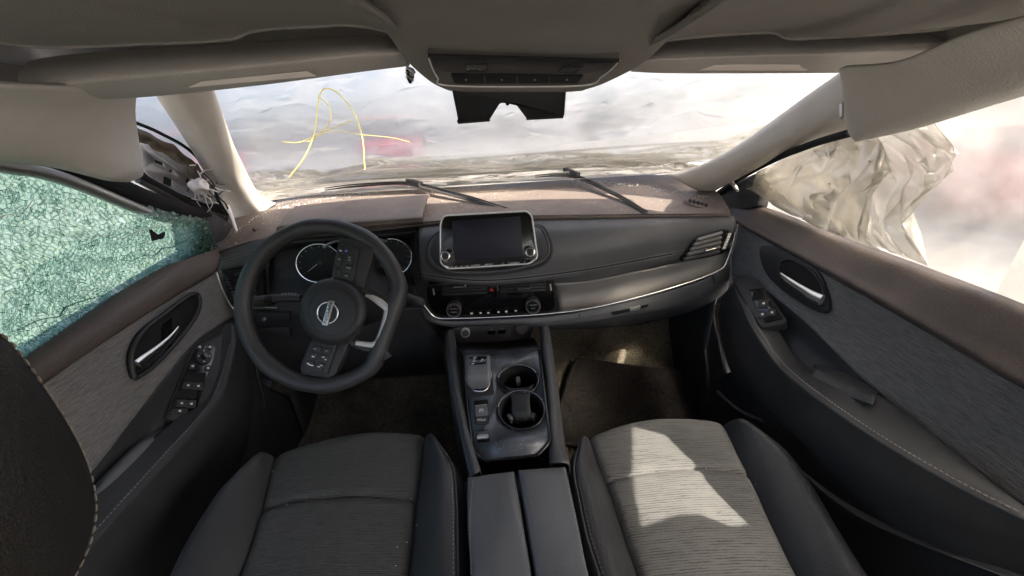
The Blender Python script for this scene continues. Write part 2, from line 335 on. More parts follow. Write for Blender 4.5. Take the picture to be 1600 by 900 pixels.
# ------------------------------------------------------------------ outside: ground and the vehicles dimly seen through the plastic
GZ0 = -.48
M_ground = mat('pale_gravel', (.30, .285, .26), .95, var=.3, vscale=3, bump=.6, bscale=60)
g = mk('ground', [(-90, -90, GZ0), (90, -90, GZ0), (90, 90, GZ0), (-90, 90, GZ0)], [(0, 1, 2, 3)], M_ground); tagit(g, kind='structure')
M_tyre = mat('tyre_rubber', (.02, .02, .02), .8); M_glass = mat('tinted_glass', (.02, .025, .03), .08, coat=.5)
def vehicle(name, label, cat, col, loc, rz, L_, H, W_, pick=False):
    t = thing(name, loc, label, cat, 'vehicles parked in front of the car'); t.rotation_euler = (0, 0, rz)
    pm = mat('paint_%d%d%d' % tuple(int(c * 99) for c in col), col, .3, coat=.6, var=.05)
    h1 = H * .58; M3 = Matrix.Translation(loc) @ Matrix.Rotation(rz, 4, 'Z')
    def prof(pts, wl, wt_):
        vs_, fs = [], []; k = len(pts)
        for s in (-1, 1):
            for x, z in pts: f = (z - .2) / H; vs_.append(M3 @ V((x * L_ / 2, s * (wl * (1 - f) + wt_ * f) / 2, z)))
        for i in range(k): j = (i + 1) % k; fs.append((i, j, k + j, k + i))
        fs += [tuple(range(k))[::-1], tuple(range(k, 2 * k))]; return vs_, fs
    body = [(-1, .35), (-.99, h1 * .8), (-.93, h1), (-.3, h1 * 1.02), (.42, h1), (.9, h1 * .9), (.99, h1 * .7), (1, .3), (.75, .25), (-.75, .25)]
    cab = ([(-.15, h1), (-.1, H * .97), (.1, H), (.28, H * .98), (.46, h1)] if pick else [(-.86, h1), (-.72, H * .93), (-.4, H), (.1, H * .98), (.45, h1)])
    o = mk('body', *prof(body, W_, W_), pm, t, 25); o.modifiers.new('b', 'BEVEL').width = .05
    c = mk('cabin_glass', *prof(cab, W_ * .98, W_ * .8), M_glass, t, 25)
    rt = [(x, z) for x, z in cab if z > h1 * 1.2]; q = [V((x, z + .03)) for x, z in rt]
    mk('roof', *prof([(x, z) for x, z in rt] + [(x, z + .04) for x, z in rt[::-1]], W_ * .9, W_ * .82), pm, c, 25)
    for x in (-.6, .6):
        for s in (-1, 1):
            ct = V((x * L_ / 2, s * (W_ / 2 - .08), .34))
            ring = [V((math.cos(a) * .33, 0, math.sin(a) * .33)) for a in [2 * math.pi * i / 20 for i in range(20)]]
            wh = prism('wheel', [M3 @ (ct + V((0, s * .11, 0)) + p) for p in ring], (M3.to_3x3() @ V((0, s, 0))), .22, M_tyre, t, .03)
            prism('rim', [M3 @ (ct + V((0, s * .115, 0)) + p * .6) for p in ring], (M3.to_3x3() @ V((0, s, 0))), .03, M_sil, wh, .01)
    for s in (-1, 1):
        a = M3.to_3x3()
        box('headlight', M3 @ V((.965 * L_ / 2, s * W_ * .38, h1 * .75)), a @ V((0, .16, 0)), a @ V((0, 0, .07)), a @ V((.06, 0, 0)), M_white, t)
    return t
vehicle('parked_car', 'red car dimly seen through the plastic behind the left yellow cord', 'car', (.60, .03, .04), V((-7.6, 10.6, GZ0)), R(120), 4.4, 1.35, 1.8)
vehicle('parked_car', 'small red car dimly seen through the plastic below the overhead console', 'car', (.62, .04, .07), V((-3.4, 13.2, GZ0)), R(100), 4.0, 1.4, 1.75)
vehicle('parked_van', 'grey van dimly seen through the plastic right of the sensor cover', 'van', (.30, .31, .33), V((5.2, 13.5, GZ0)), R(200), 5.0, 2.1, 1.95)
vehicle('parked_car', 'dark grey car dimly seen through the plastic near the passenger pillar', 'car', (.16, .17, .19), V((10.5, 12.5, GZ0)), R(170), 4.5, 1.45, 1.8)
vehicle('pickup_truck', 'red pickup truck dimly seen through the passenger window plastic', 'truck', (.58, .05, .05), V((6.9, 3.3, GZ0)), R(95), 5.2, 1.85, 1.9, True)

# ------------------------------------------------------------------ car shell: floor, bulkhead, roof
def disp_n(a, s, o=0):
    return lambda p, u, v: p + V((0, 0, a * fnoise(p, s, o)))
o = loft('cabin_floor', [[V((-.82, y, z)), V((-.2, y, z)), V((.2, y, z)), V((.82, y, z))] for y, z in ((-1.8, .12), (-.7, .10), (.2, .10), (.75, .11), (1.0, .15), (1.18, .27), (1.34, .48), (1.42, .72))], M_carpet, None, 60, 70, .01, disp_n(.012, 14)); tagit(o, kind='structure')
o = loft('bulkhead', [[V((x, 1.49, z)) for x in (-.86, 0, .86)] for z in (-.1, .4, .82)], M_void, None, 4, 4, .02); tagit(o, kind='structure')
o = loft('roof_panel', [[V((x, y, 1.27 - .16 * abs(x) ** 4 - .05 * abs(x) ** 2 - .02 * max(0, y - .4))) for x in (-.74, -.6, -.35, 0, .35, .6, .72)] for y in (-1.8, -.75, 0, .5, .92)], M_roofmetal, None, 24, 14, .01); tagit(o, kind='structure')
for s_ in (-1, 1):
    o = loft('roof_rail', [[V((s_ * x, y, z)) for y in (-1.8, -.6, .2, .6, .80)] for x, z in ((.715, 1.24), (.725, 1.17), (.715, 1.11))], M_head, None, 16, 6, .01); tagit(o, kind='structure')
    o = loft('body_side', [[V((s_ * .83, y, z)) for y in (-1.8, -.6, .4, 1.5)] for z in (-.2, .3, .70)], M_roofmetal, None, 8, 6, .01); tagit(o, kind='structure')
o = loft('body_rear', [[V((x, -1.8, z)) for x in (-.83, 0, .83)] for z in (-.2, .4, .80)], M_roofmetal, None, 6, 6, .01); tagit(o, kind='structure')

# headliner: flat cloth either side, sagging tongue in the middle that carries the overhead console
hl = thing('headliner', V((0, .3, 1.18)), 'beige cloth roof lining with a tongue dropping to the overhead console', 'headliner')
def rowback(px): return px
Lf = [(-160, 40, .45), (-20, 66, .52), (80, 77, .56), (220, 72, .60), (355, 65, .62), (400, 51, .63), (480, 45, .64), (560, 43, .64), (640, 62, .66)]
fr = [G(*p) for p in Lf]
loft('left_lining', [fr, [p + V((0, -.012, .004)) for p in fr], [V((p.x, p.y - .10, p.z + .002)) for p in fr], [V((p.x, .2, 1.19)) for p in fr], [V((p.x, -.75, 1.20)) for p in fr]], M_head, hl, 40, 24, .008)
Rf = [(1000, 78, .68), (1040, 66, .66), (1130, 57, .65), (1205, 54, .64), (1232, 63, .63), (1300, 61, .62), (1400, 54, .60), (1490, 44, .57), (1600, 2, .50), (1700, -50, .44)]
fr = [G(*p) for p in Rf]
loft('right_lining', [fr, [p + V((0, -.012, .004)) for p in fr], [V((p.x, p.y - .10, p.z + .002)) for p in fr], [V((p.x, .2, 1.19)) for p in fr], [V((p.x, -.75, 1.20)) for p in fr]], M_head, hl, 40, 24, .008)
tg = []
for (xl, yl, xr, yr, Y, up) in ((520, -60, 1160, -60, .34, .03), (560, -10, 1110, -10, .45, .03), (592, 30, 1068, 30, .55, .035), (612, 62, 1040, 66, .62, .04), (636, 95, 1003, 99, .68, .045), (668, 124, 950, 126, .735, .04), (692, 136, 920, 136, .755, .03), (700, 138, 915, 138, .80, .03)):
    a, b = G(xl, yl, Y + up), G(xr, yr, Y + up)
    tg.append([a + V((-.012, .05, .03)), a, G(xl + (xr - xl) * .08, yl + 5, Y + up * .3), G(xl + (xr - xl) * .3, yl + 6, Y), G((xl + xr) / 2, (yl + yr) / 2 + 6, Y - .003), G(xr - (xr - xl) * .3, yr + 6, Y), G(xr - (xr - xl) * .08, yr + 5, Y + up * .3), b, b + V((.012, .05, .03))])
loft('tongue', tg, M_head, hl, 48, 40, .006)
# header behind the visors, above the glass line
hd = [(-120, 120, .80), (40, 128, .82), (200, 140, .84), (420, 112, .86), (640, 92, .88), (830, 92, .88), (1000, 96, .87), (1200, 98, .84), (1330, 98, .80), (1480, 85, .74), (1640, 70, .68)]
bt = [G(*p) for p in hd]
loft('front_header', [bt, [p + V((0, .01, .02)) for p in bt], [V((p.x, p.y + .0, 1.29)) for p in bt]], M_head, hl, 40, 6, .01)

# sagging side lining over each door
t = thing('roof_side_lining', GX(100, 270, -.64), 'beige cloth roof side lining hanging loose over the driver window', 'roof lining')
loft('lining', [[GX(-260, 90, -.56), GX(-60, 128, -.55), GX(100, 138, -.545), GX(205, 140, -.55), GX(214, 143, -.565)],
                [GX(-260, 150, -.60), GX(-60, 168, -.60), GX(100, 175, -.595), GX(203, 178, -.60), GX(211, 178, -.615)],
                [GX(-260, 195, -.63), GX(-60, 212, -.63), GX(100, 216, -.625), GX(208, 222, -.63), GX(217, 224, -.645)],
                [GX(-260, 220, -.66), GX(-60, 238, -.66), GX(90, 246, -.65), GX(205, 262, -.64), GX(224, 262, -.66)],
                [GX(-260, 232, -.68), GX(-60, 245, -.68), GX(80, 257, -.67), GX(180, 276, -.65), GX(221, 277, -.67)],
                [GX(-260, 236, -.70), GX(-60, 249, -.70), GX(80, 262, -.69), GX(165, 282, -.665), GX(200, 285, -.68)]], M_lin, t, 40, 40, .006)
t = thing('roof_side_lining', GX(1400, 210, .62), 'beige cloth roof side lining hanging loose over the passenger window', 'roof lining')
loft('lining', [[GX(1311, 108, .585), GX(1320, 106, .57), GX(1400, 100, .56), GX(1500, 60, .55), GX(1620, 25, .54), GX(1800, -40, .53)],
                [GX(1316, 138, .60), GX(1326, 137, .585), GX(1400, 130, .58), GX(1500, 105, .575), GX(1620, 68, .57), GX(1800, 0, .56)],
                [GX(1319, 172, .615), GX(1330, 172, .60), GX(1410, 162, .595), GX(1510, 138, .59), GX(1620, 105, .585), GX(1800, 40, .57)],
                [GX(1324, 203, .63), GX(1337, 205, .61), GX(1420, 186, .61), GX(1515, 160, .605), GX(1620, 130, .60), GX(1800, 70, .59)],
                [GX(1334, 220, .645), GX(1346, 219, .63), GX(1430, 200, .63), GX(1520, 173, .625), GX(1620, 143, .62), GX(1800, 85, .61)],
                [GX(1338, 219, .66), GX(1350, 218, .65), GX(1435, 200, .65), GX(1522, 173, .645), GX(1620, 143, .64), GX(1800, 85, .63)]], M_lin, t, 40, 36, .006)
plate('trim_clip', PL(GX(1320, 160, .60), GX(1320, 180, .60), GX(1330, 170, .61)), rnd([(1316, 160), (1319, 160), (1319, 184), (1316, 182)], 1), .008, .005, M_sil, t, .0005)

# ------------------------------------------------------------------ windscreen pillars
t = thing('pillar_trim', G(400, 335, 1.16), 'beige pillar trim left of the windscreen, next to the shattered window', 'pillar trim', 'windscreen pillar trims')
pr = []
for (xl, yl, xm, ym, xr, yr, Y) in ((232, 118, 268, 108, 322, 105, .83), (252, 158, 287, 150, 334, 142, .90), (283, 205, 312, 190, 349, 185, .97), (312, 252, 338, 236, 366, 230, 1.03), (337, 295, 362, 276, 384, 268, 1.09), (356, 328, 385, 305, 399, 296, 1.13), (368, 346, 397, 325, 412, 310, 1.15), (374, 356, 402, 338, 430, 318, 1.16)):
    pr.append([G(xl - 2, yl + 2, Y + .06), G(xl, yl, Y + .025), G(xl + (xm - xl) * .45, yl + (ym - yl) * .5, Y + .002), G(xm, ym, Y - .008), G(xm + (xr - xm) * .6, ym + (yr - ym) * .6, Y + .004), G(xr, yr, Y + .03), G(xr + 1, yr, Y + .07)])
loft('trim', pr, M_pillar, t, 26, 40, .005)
t = thing('pillar_trim', G(1085, 290, 1.17), 'beige pillar trim right of the windscreen, above the dark mirror corner', 'pillar trim', 'windscreen pillar trims')
pr = []
for (xu, yu, xm, ym, xl, yl, Y) in ((1345, 90, 1352, 150, 1356, 205, .76), (1308, 118, 1314, 165, 1322, 206, .80), (1262, 150, 1275, 192, 1280, 217, .86), (1215, 184, 1226, 217, 1236, 236, .93), (1165, 220, 1180, 245, 1192, 258, 1.0), (1120, 247, 1138, 268, 1150, 280, 1.07), (1080, 264, 1105, 283, 1120, 296, 1.13), (1044, 273, 1078, 292, 1108, 306, 1.17)):
    pr.append([G(xu, yu - 1, Y + .07), G(xu, yu, Y + .02), G(xu * .5 + xm * .5, yu * .5 + ym * .5, Y + .0), G(xm, ym, Y - .006), G(xm * .4 + xl * .6, ym * .4 + yl * .6, Y + .002), G(xl, yl, Y + .02), G(xl, yl + 1, Y + .06)])
loft('trim', pr, M_pillar, t, 26, 40, .005)

# ------------------------------------------------------------------ polythene over the windscreen opening
def wrinkle(p, u, v):
    a = .012 * fnoise(p, 2.6, 1) + .006 * (1 - abs(fnoise(V((p.x * .4, p.y, p.z * 1.2)), 5, 4)) * 2) + .003 * (1 - 2 * abs(fnoise(V((p.x + p.z * 1.4, p.y, p.z * .3)), 11, 9)))
    for ax_, s_, o_, am in (((.3, .5, 1.2), 6, 21, .007), ((.16, .5, 1.8), 8, 34, .007), ((.5, .5, 1.0), 9, 45, .005), ((.3, .4, 1.6), 16, 57, .003)):
        n_ = 1 - abs(fnoise(V((p.x * ax_[0] + p.z * 2.2 * (o_ % 2 - .5), p.y * ax_[1], p.z * ax_[2])), s_, o_)); a += am * max(0, n_) ** 7
    return p + V((0, -a, a * .5))
tp = [V((-.95, .80, 1.20)), V((-.72, .98, 1.24)), V((-.4, 1.06, 1.27)), V((0, 1.08, 1.28)), V((.4, 1.06, 1.27)), V((.70, .98, 1.24)), V((.92, .84, 1.20))]
bo = [V((-.98, 1.15, .86)), V((-.74, 1.32, .875)), V((-.4, 1.42, .885)), V((0, 1.45, .89)), V((.4, 1.42, .895)), V((.72, 1.32, .89)), V((.95, 1.2, .88))]
md = [a.lerp(b, .5) + V((0, .025, .02)) for a, b in zip(tp, bo)]
o = facets('windscreen_plastic', [tp, md, bo], 1700, .0013, M_film, None, 4, 1.5, None, 1.9, .6, -.25, 8)
tagit(o, 'cloudy wrinkled plastic sheet stretched across the missing windscreen', 'plastic sheet')
# bunched hem of that sheet along the cowl
t = thing('plastic_hem', V((0, 1.38, .86)), 'bunched folds of plastic lying along the base of the windscreen opening', 'plastic sheet')
def hem(name, pts, amp, seed, wd=3):
    rows = []
    base = crv([G(*p) for p in pts], 26)
    for k in range(7):
        f = k / 6
        rows.append([q + V((0, -.05 * f, .055 * (1 - f) * (.75 + .9 * fnoise(q, 6, seed)))) for q in base])
    def d(p, u, v):
        a = amp * (1 - 2 * abs(fnoise(V((p.x * .35, p.y * 3, p.z * 4)), 9, seed))) + amp * .5 * fnoise(p, 16, seed)
        return p + V((0, -a, a * .8))
    return facets(name, rows, 1400, amp * .6, M_hem, t, seed, 3.5, V((0, -.8, .7)), 1.4, .09, .06, 14)
hem('fold', [(372, 318, 1.20), (430, 308, 1.27), (500, 300, 1.33), (600, 290, 1.38), (760, 285, 1.40), (900, 272, 1.38), (1000, 268, 1.34), (1060, 266, 1.27), (1150, 262, 1.17)], .010, 3)
hem('fold', [(388, 290, 1.27), (470, 280, 1.35), (600, 270, 1.40), (760, 268, 1.42), (900, 258, 1.40), (1000, 255, 1.36), (1090, 246, 1.27), (1220, 222, 1.12)], .012, 8)
for k, (pts, r_) in enumerate(((((400, 303), (520, 288), (650, 280), (780, 281), (900, 268), (1050, 262)), .004), (((395, 285), (520, 276), (640, 252), (760, 266), (900, 250), (1090, 247)), .003), (((420, 296), (560, 268), (700, 262), (860, 258), (980, 243), (1100, 238)), .0025))):
    tube('crease', [G(x, y, 1.30 - .10 * ((x - 750) / 400) ** 2) for x, y in pts], r_, M_hem, t, 6, 60)
# yellow cords caught on the sheet
cw = thing('yellow_cord', G(520, 210, 1.2), 'thin yellow cords looped against the windscreen plastic, driver side', 'cord')
for pts, r_ in ((((452, 277), (476, 245), (492, 205), (497, 160), (506, 139), (528, 145), (552, 175), (566, 215), (570, 265)), .0042), (((497, 150), (513, 165), (516, 190), (500, 208), (470, 222), (440, 222)), .0034), (((480, 222), (520, 205), (560, 210), (610, 215), (640, 222)), .0022), (((500, 208), (525, 198), (548, 188)), .0025)):
    tube('strand', [G(x, y, 1.16 - .0004 * (y - 200)) for x, y in pts], r_ * .42, M_yel, cw, 8, 60)

# polythene over the passenger window and the crumpled piece caught in it
def wr2(p, u, v):
    a = .012 * fnoise(p, 2.6, 5) + .006 * (1 - abs(fnoise(V((p.x, p.y + p.z, p.z * .4)), 6, 2)) * 2)
    return p + V((a, 0, 0))
o = loft('side_window_plastic', [[V((.735, .35, 1.14)), V((.735, .6, 1.15)), V((.755, .8, 1.11)), V((.785, 1.04, 1.0))], [V((.79, .35, .97)), V((.79, .6, .95)), V((.79, .8, .90)), V((.795, 1.06, .86))], [V((.80, .35, .70)), V((.80, .6, .70)), V((.80, .8, .70)), V((.80, 1.08, .70))]], M_film2, None, 110, 60, 0, wr2, sharp=180)
side_sheet = o
o = loft('sun_mask_layer', [[V((.725, -.16, 1.15)), V((.725, .12, 1.15)), V((.733, .50, 1.115))], [V((.785, -.16, .97)), V((.785, .12, .97)), V((.784, .50, .955))], [V((.795, -.16, .70)), V((.795, .12, .70)), V((.795, .50, .70))]], M_film3, side_sheet, 220, 130, 0, None, sharp=180)  # added out of view to shade the seat around its sun patch
# hole in the added layer, cut to shape the sun patch on the seat
sun_hole = []
for q in ((985, 668), (1030, 680), (1080, 725), (1100, 755), (1165, 820), (1135, 822), (1090, 805), (1050, 805), (1003, 822), (990, 770), (985, 700)):
    p = GZ(*q, .475); k = (.74 - p.x) / SUN.x; sun_hole.append((p.y + SUN.y * k, p.z + SUN.z * k))
def inside(y, z):
    r = False
    for (a, b), (c, d) in zip(sun_hole, sun_hole[1:] + sun_hole[:1]):
        if (b > z) != (d > z) and y < (c - a) * (z - b) / (d - b) + a: r = not r
    return r
bm = bmesh.new(); bm.from_mesh(o.data); kill = []
for f in bm.faces:
    c = f.calc_center_median(); k = (c.x - .74) / SUN.x
    if inside(c.y - SUN.y * k, c.z - SUN.z * k): kill.append(f)
bmesh.ops.delete(bm, geom=kill, context='FACES'); bm.to_mesh(o.data); bm.free(); o = side_sheet
tagit(o, 'cloudy flat plastic sheet taped over the passenger door window', 'plastic sheet')
def wr3(p, u, v):
    r1 = 1 - 2 * abs(fnoise(V((p.x, p.y * 1.3, p.z)), 6.5, 2)); r2 = 1 - 2 * abs(fnoise(V((p.x, p.y + p.z, p.z - p.y)), 12, 7)); r3 = fnoise(p, 24, 3)
    a = .014 * r1 + .006 * r2 + .002 * r3
    for ax_, s_, o_, am in (((1, 1.2, .6), 6, 21, .030), ((1, .5, 1.4), 8, 33, .022), ((1, .9, .9), 15, 45, .010)):
        n_ = 1 - abs(fnoise(V((p.x, p.y * ax_[1] + p.z * .5, p.z * ax_[2])), s_, o_)); a += am * max(0, n_) ** 6
    e = .03 * fnoise(p, 7, 11) + .012 * fnoise(p, 23, 13)
    return p + V((-a, e, e * .7))
cru = [[GX(1194, 268, .77), GX(1290, 226, .76), GX(1370, 194, .76), GX(1452, 182, .765)],
       [GX(1186, 288, .775), GX(1290, 262, .755), GX(1390, 238, .75), GX(1486, 238, .765)],
       [GX(1190, 300, .775), GX(1300, 296, .75), GX(1390, 290, .745), GX(1462, 284, .765)],
       [GX(1240, 322, .77), GX(1310, 335, .75), GX(1370, 345, .75), GX(1424, 338, .768)],
       [GX(1290, 352, .77), GX(1330, 368, .76), GX(1390, 392, .76), GX(1450, 416, .77)]]
o = facets('crumpled_plastic', cru, 360, .0085, M_crump, None, 6, 2.2, V((-1, 0, 0)), .5, .25, .9, 14)
facets('inner_fold', [[p + V((-.02, 0, 0)) for p in r_[:3]] for r_ in cru], 220, .009, M_crump, o, 9, 2.0, V((-1, 0, 0)), .35, .25, 2.2, 14)
tagit(o, 'crumpled yellowish plastic bunched inside the passenger window', 'plastic sheet')

# ------------------------------------------------------------------ dashboard
db = thing('dashboard', V((0, 1.05, .5)), 'brown and black dashboard with touchscreen, vents and satin trim line', 'dashboard')
T0 = [(330, 345, 1.17), (415, 318, 1.25), (520, 298, 1.34), (640, 288, 1.40), (760, 284, 1.42), (900, 275, 1.40), (1000, 272, 1.36), (1070, 278, 1.27), (1122, 300, 1.14)]
TM = [(334, 372, 1.08), (408, 335, 1.12), (500, 325, 1.16), (600, 318, 1.18), (740, 312, 1.18), (880, 306, 1.18), (1010, 304, 1.17), (1090, 306, 1.13), (1134, 318, 1.07)]
T1 = [(334, 396, 1.02), (402, 374, 1.00), (470, 366, .985), (560, 357, .975), (660, 346, .97), (780, 339, .97), (920, 335, .975), (1060, 334, .985), (1142, 334, 1.0)]
top = loft('top_pad', [[G(*p) for p in T0], [G(*p) for p in TM], [G(*p) for p in T1], [G(x, y + 4, Y - .002) for x, y, Y in T1], [G(x, y + 10, Y + .03) for x, y, Y in T1]], M_brown, db, 90, 40, .006, lambda p, u, v: p + V((0, 0, .002 * fnoise(p, 5))))
# hood over the gauges
hb = [(470, 318, 1.17), (560, 311, 1.18), (668, 303, 1.18)]
loft('gauge_hood', [[G(458, 327, 1.14), G(560, 317, 1.15), G(672, 308, 1.16)], [G(462, 322, 1.13), G(560, 312, 1.14), G(670, 303, 1.15)], [G(446, 338, 1.03), G(545, 331, 1.03), G(664, 322, 1.04)], [G(436, 351, .965), G(540, 345, .955), G(660, 336, .96)], [G(432, 358, .957), G(540, 352, .947), G(661, 343, .95)], [G(433, 363, .962), G(540, 358, .952), G(661, 348, .955)], [G(437, 365, 1.0), G(540, 360, 1.0), G(660, 350, 1.0)]], M_brown, db, 30, 40, .004)
# instrument binnacle
bin_ = loft('gauge_recess', [[G(410, 372, .99), G(520, 364, .985), G(600, 357, .985), G(655, 352, .985)], [G(412, 384, .965), G(520, 376, .975), G(600, 370, .975), G(652, 362, .96)], [G(418, 395, 1.01), G(520, 384, 1.02), G(600, 376, 1.02), G(648, 372, 1.01)], [G(420, 430, 1.0), G(520, 430, 1.005), G(600, 428, 1.005), G(646, 425, 1.0)], [G(418, 460, .97), G(520, 462, .97), G(600, 458, .97), G(650, 448, .96)], [G(414, 485, .95), G(520, 492, .95), G(600, 485, .95), G(655, 468, .94)]], M_blkp, db, 30, 40, .004)
M_face = mat('gauge_face', (.006, .006, .007), .6)
pc = PL(G(470, 410, .975), G(640, 402, .975), G(500, 380, .985))
for (cx, cy_, rx, ry, na) in ((498, 411, 35, 30, 215), (611, 402, 32, 29, 200)):
    gg = plate('gauge', pc, ell(cx, cy_, rx, ry, 40), .004, .02, M_face, db, .001)
    tube('bezel_ring', pc.l(ell(cx, cy_, rx, ry, 40), .005), .0021, M_chr, gg, 6, closed=True)
    a = R(na)
    tube('needle', [pc.p(cx, cy_, .008), pc.p(cx - 22 * math.cos(R(38)), cy_ + 22 * math.sin(R(38)), .008)], [.0012, .0006], M_white, gg, 5)
    plate('needle_cap', pc, ell(cx, cy_, 4, 4, 12), .009, .004, M_blkp, gg, .001)
    for k in range(13):
        an = R(140 + k * 260 / 12); c_, s_ = math.cos(an), math.sin(an)
        tube('tick', [pc.p(cx + rx * .90 * c_, cy_ + ry * .90 * s_, .0055), pc.p(cx + rx * .80 * c_, cy_ + ry * .80 * s_, .0055)], .0006, M_dim, gg, 4)
plate('cluster_display', pc, rnd([(538, 384), (575, 380), (577, 425), (540, 428)], 4), .003, .01, M_disp, db)
tube('gauge_arch', pc.l(c2([(505, 386), (525, 377), (560, 374), (590, 374), (605, 377)], 20, False), .012), .0035, M_sil, db, 6)
# end pad and vent on the driver side
loft('side_pad', [[G(334, 398, 1.015), G(375, 383, 1.0), G(432, 366, .975)], [G(336, 412, 1.0), G(378, 397, .985), G(428, 380, .965)], [G(338, 424, .995), G(380, 413, .98), G(420, 405, .97)], [G(340, 428, 1.01), G(380, 418, 1.0), G(418, 412, .99)]], M_blk, db, 20, 16, .004)
for dy in (0, 5): dashes('stitching', [G(336 + k * 9.5, 407 - k * 2.75 + dy, .9945 - k * .003) for k in range(10)], .005, .0025, .0006, M_thr, db)
loft('side_fascia', [[G(336, 424, 1.0), G(380, 416, .99), G(420, 408, .98)], [G(345, 450, .985), G(380, 450, .985), G(420, 450, .975)], [G(362, 488, .96), G(390, 488, .96), G(425, 488, .955)], [G(372, 500, .955), G(395, 502, .955), G(425, 502, .95)]], M_blkp, db, 10, 16, .004)
pv = PL(G(350, 430, .975), G(410, 430, .965), G(380, 480, .945))
vt = plate('air_vent', pv, rnd([(350, 424), (408, 414), (412, 468), (378, 474)], 6), .006, .01, M_void, db)
for k in range(5): box('slat', pv.p(385, 427 + k * 9, .012), V((.030, 0, .003)), V((0, .001, .0035)), V((0, -.006, .001)), M_blkp, vt)
box('vent_tab', pv.p(377, 443, .02), V((.005, 0, 0)), V((0, 0, .004)), V((0, -.004, 0)), M_chr, vt)
for k in range(6): box('thumbwheel_rib', pv.p(353 + k * 2.2, 435 + k * 4.6, .013), V((.006, 0, .001)), V((0, .001, .0018)), V((0, -.003, 0)), M_blkp, vt)
tube('satin_trim', [pv.p(x, y, .014) for x, y in c2([(338, 424), (344, 443), (354, 466), (367, 487)], 20, False)], [.005, .0045, .004], M_chr, db, 8)
tube('satin_trim', [G(396, 481, .93), G(434, 481, .92)], .003, M_chr, db, 8)
# lower driver-side dash
loft('knee_panel', [[G(372, 490, .96), G(450, 488, .95), G(550, 486, .95), G(665, 478, .95)], [G(376, 515, .955), G(450, 520, .95), G(550, 520, .95), G(672, 505, .95)], [G(385, 550, .98), G(450, 555, .98), G(550, 555, .98), G(690, 540, .98)], [G(395, 580, 1.05), G(450, 585, 1.06), G(550, 585, 1.06), G(695, 575, 1.05)], [G(400, 600, 1.2), G(450, 600, 1.2), G(550, 600, 1.2), G(697, 590, 1.2)]], M_blkp, db, 24, 24, .004)
pk = PL(G(400, 500, .945), G(450, 500, .945), G(425, 520, .945))
kp = plate('switch_blank', pk, rnd([(398, 489), (452, 489), (453, 507), (400, 508)], 3), .004, .01, M_blkp, db)
plate('dimmer_switch', pk, ell(412, 500, 3, 3, 12), .009, .006, M_sil, kp)
plate('fuse_cover', pk, rnd([(400, 512), (452, 511), (454, 528), (404, 530)], 3), .001, .01, M_blkp, db)

# passenger pad (black, stitched)
PA = [(655, 348, .968), (720, 343, .966), (790, 340, .966), (920, 337, .972), (1050, 336, .982), (1146, 337, .998)]
PB = [(655, 372, .925), (720, 370, .915), (790, 368, .912), (920, 360, .928), (1050, 351, .955), (1150, 349, .985)]
PC = [(656, 405, .905), (720, 405, .890), (790, 404, .888), (920, 391, .905), (1050, 374, .945), (1151, 364, .98)]
PD = [(658, 428, .900), (720, 436, .884), (790, 436, .884), (920, 420, .905), (1050, 396, .950), (1140, 382, .985)]
PE = [(660, 436, .905), (720, 444, .890), (790, 444, .890), (920, 430, .912), (1050, 405, .958), (1140, 388, .992)]
PF = [(666, 444, .94), (720, 450, .94), (790, 450, .94), (920, 441, .95), (1050, 413, .985), (1140, 394, 1.02)]
loft('passenger_pad', [[G(*p) for p in r] for r in (PA, PB, PC, PD, PE, PF)], M_blk, db, 60, 40, .004)
for dy, dY in ((-1.5, -.0035), (2.5, -.003)):
    P = crv([G(x, y + dy, Y + dY) for x, y, Y in PD[:-1]] + [G(1085, 389 + dy, .963 + dY)], 120)
    dashes('stitching', P, .0055, .0025, .0006, M_thr, db)
tube('seam', crv([G(x, y + .6, Y - .0005) for x, y, Y in PD[:-1]], 80), .0012, M_void, db, 5)
# lower grey shelf and satin line
S0 = [(866, 444, .925), (920, 440, .935), (1000, 424, .955), (1070, 409, .98), (1120, 398, 1.0), (1142, 380, 1.01), (1150, 350, 1.0)]
S1 = [(872, 464, .955), (930, 456, .965), (1010, 438, .975), (1080, 420, .985), (1124, 405, .99), (1144, 384, .995), (1151, 352, .99)]
S2 = [(874, 480, .945), (930, 472, .95), (1010, 455, .96), (1080, 434, .97), (1124, 416, .975), (1141, 392, .98), (1150, 358, .98)]
S3 = [(874, 488, .915), (930, 480, .92), (1010, 461, .935), (1080, 440, .955), (1124, 422, .965), (1141, 400, .972), (1150, 365, .975)]
loft('shelf_trim', [[G(*p) for p in r] for r in (S0, S1, S2, S3)], M_shelf, db, 50, 24, .004)
SL = [(662, 476), (668, 484), (675, 492), (684, 496.5), (700, 497.5), (780, 495), (866, 489), (930, 480), (1010, 461), (1080, 440), (1118, 425), (1131, 416), (1138, 402), (1146, 376), (1149, 362)]
SY = [.905, .905, .905, .905, .906, .906, .911, .916, .931, .951, .962, .966, .968, .971, .972]
tube('satin_trim', [G(x, y, Y) for (x, y), Y in zip(SL, SY)], .0033, M_chr, db, 8, 120)
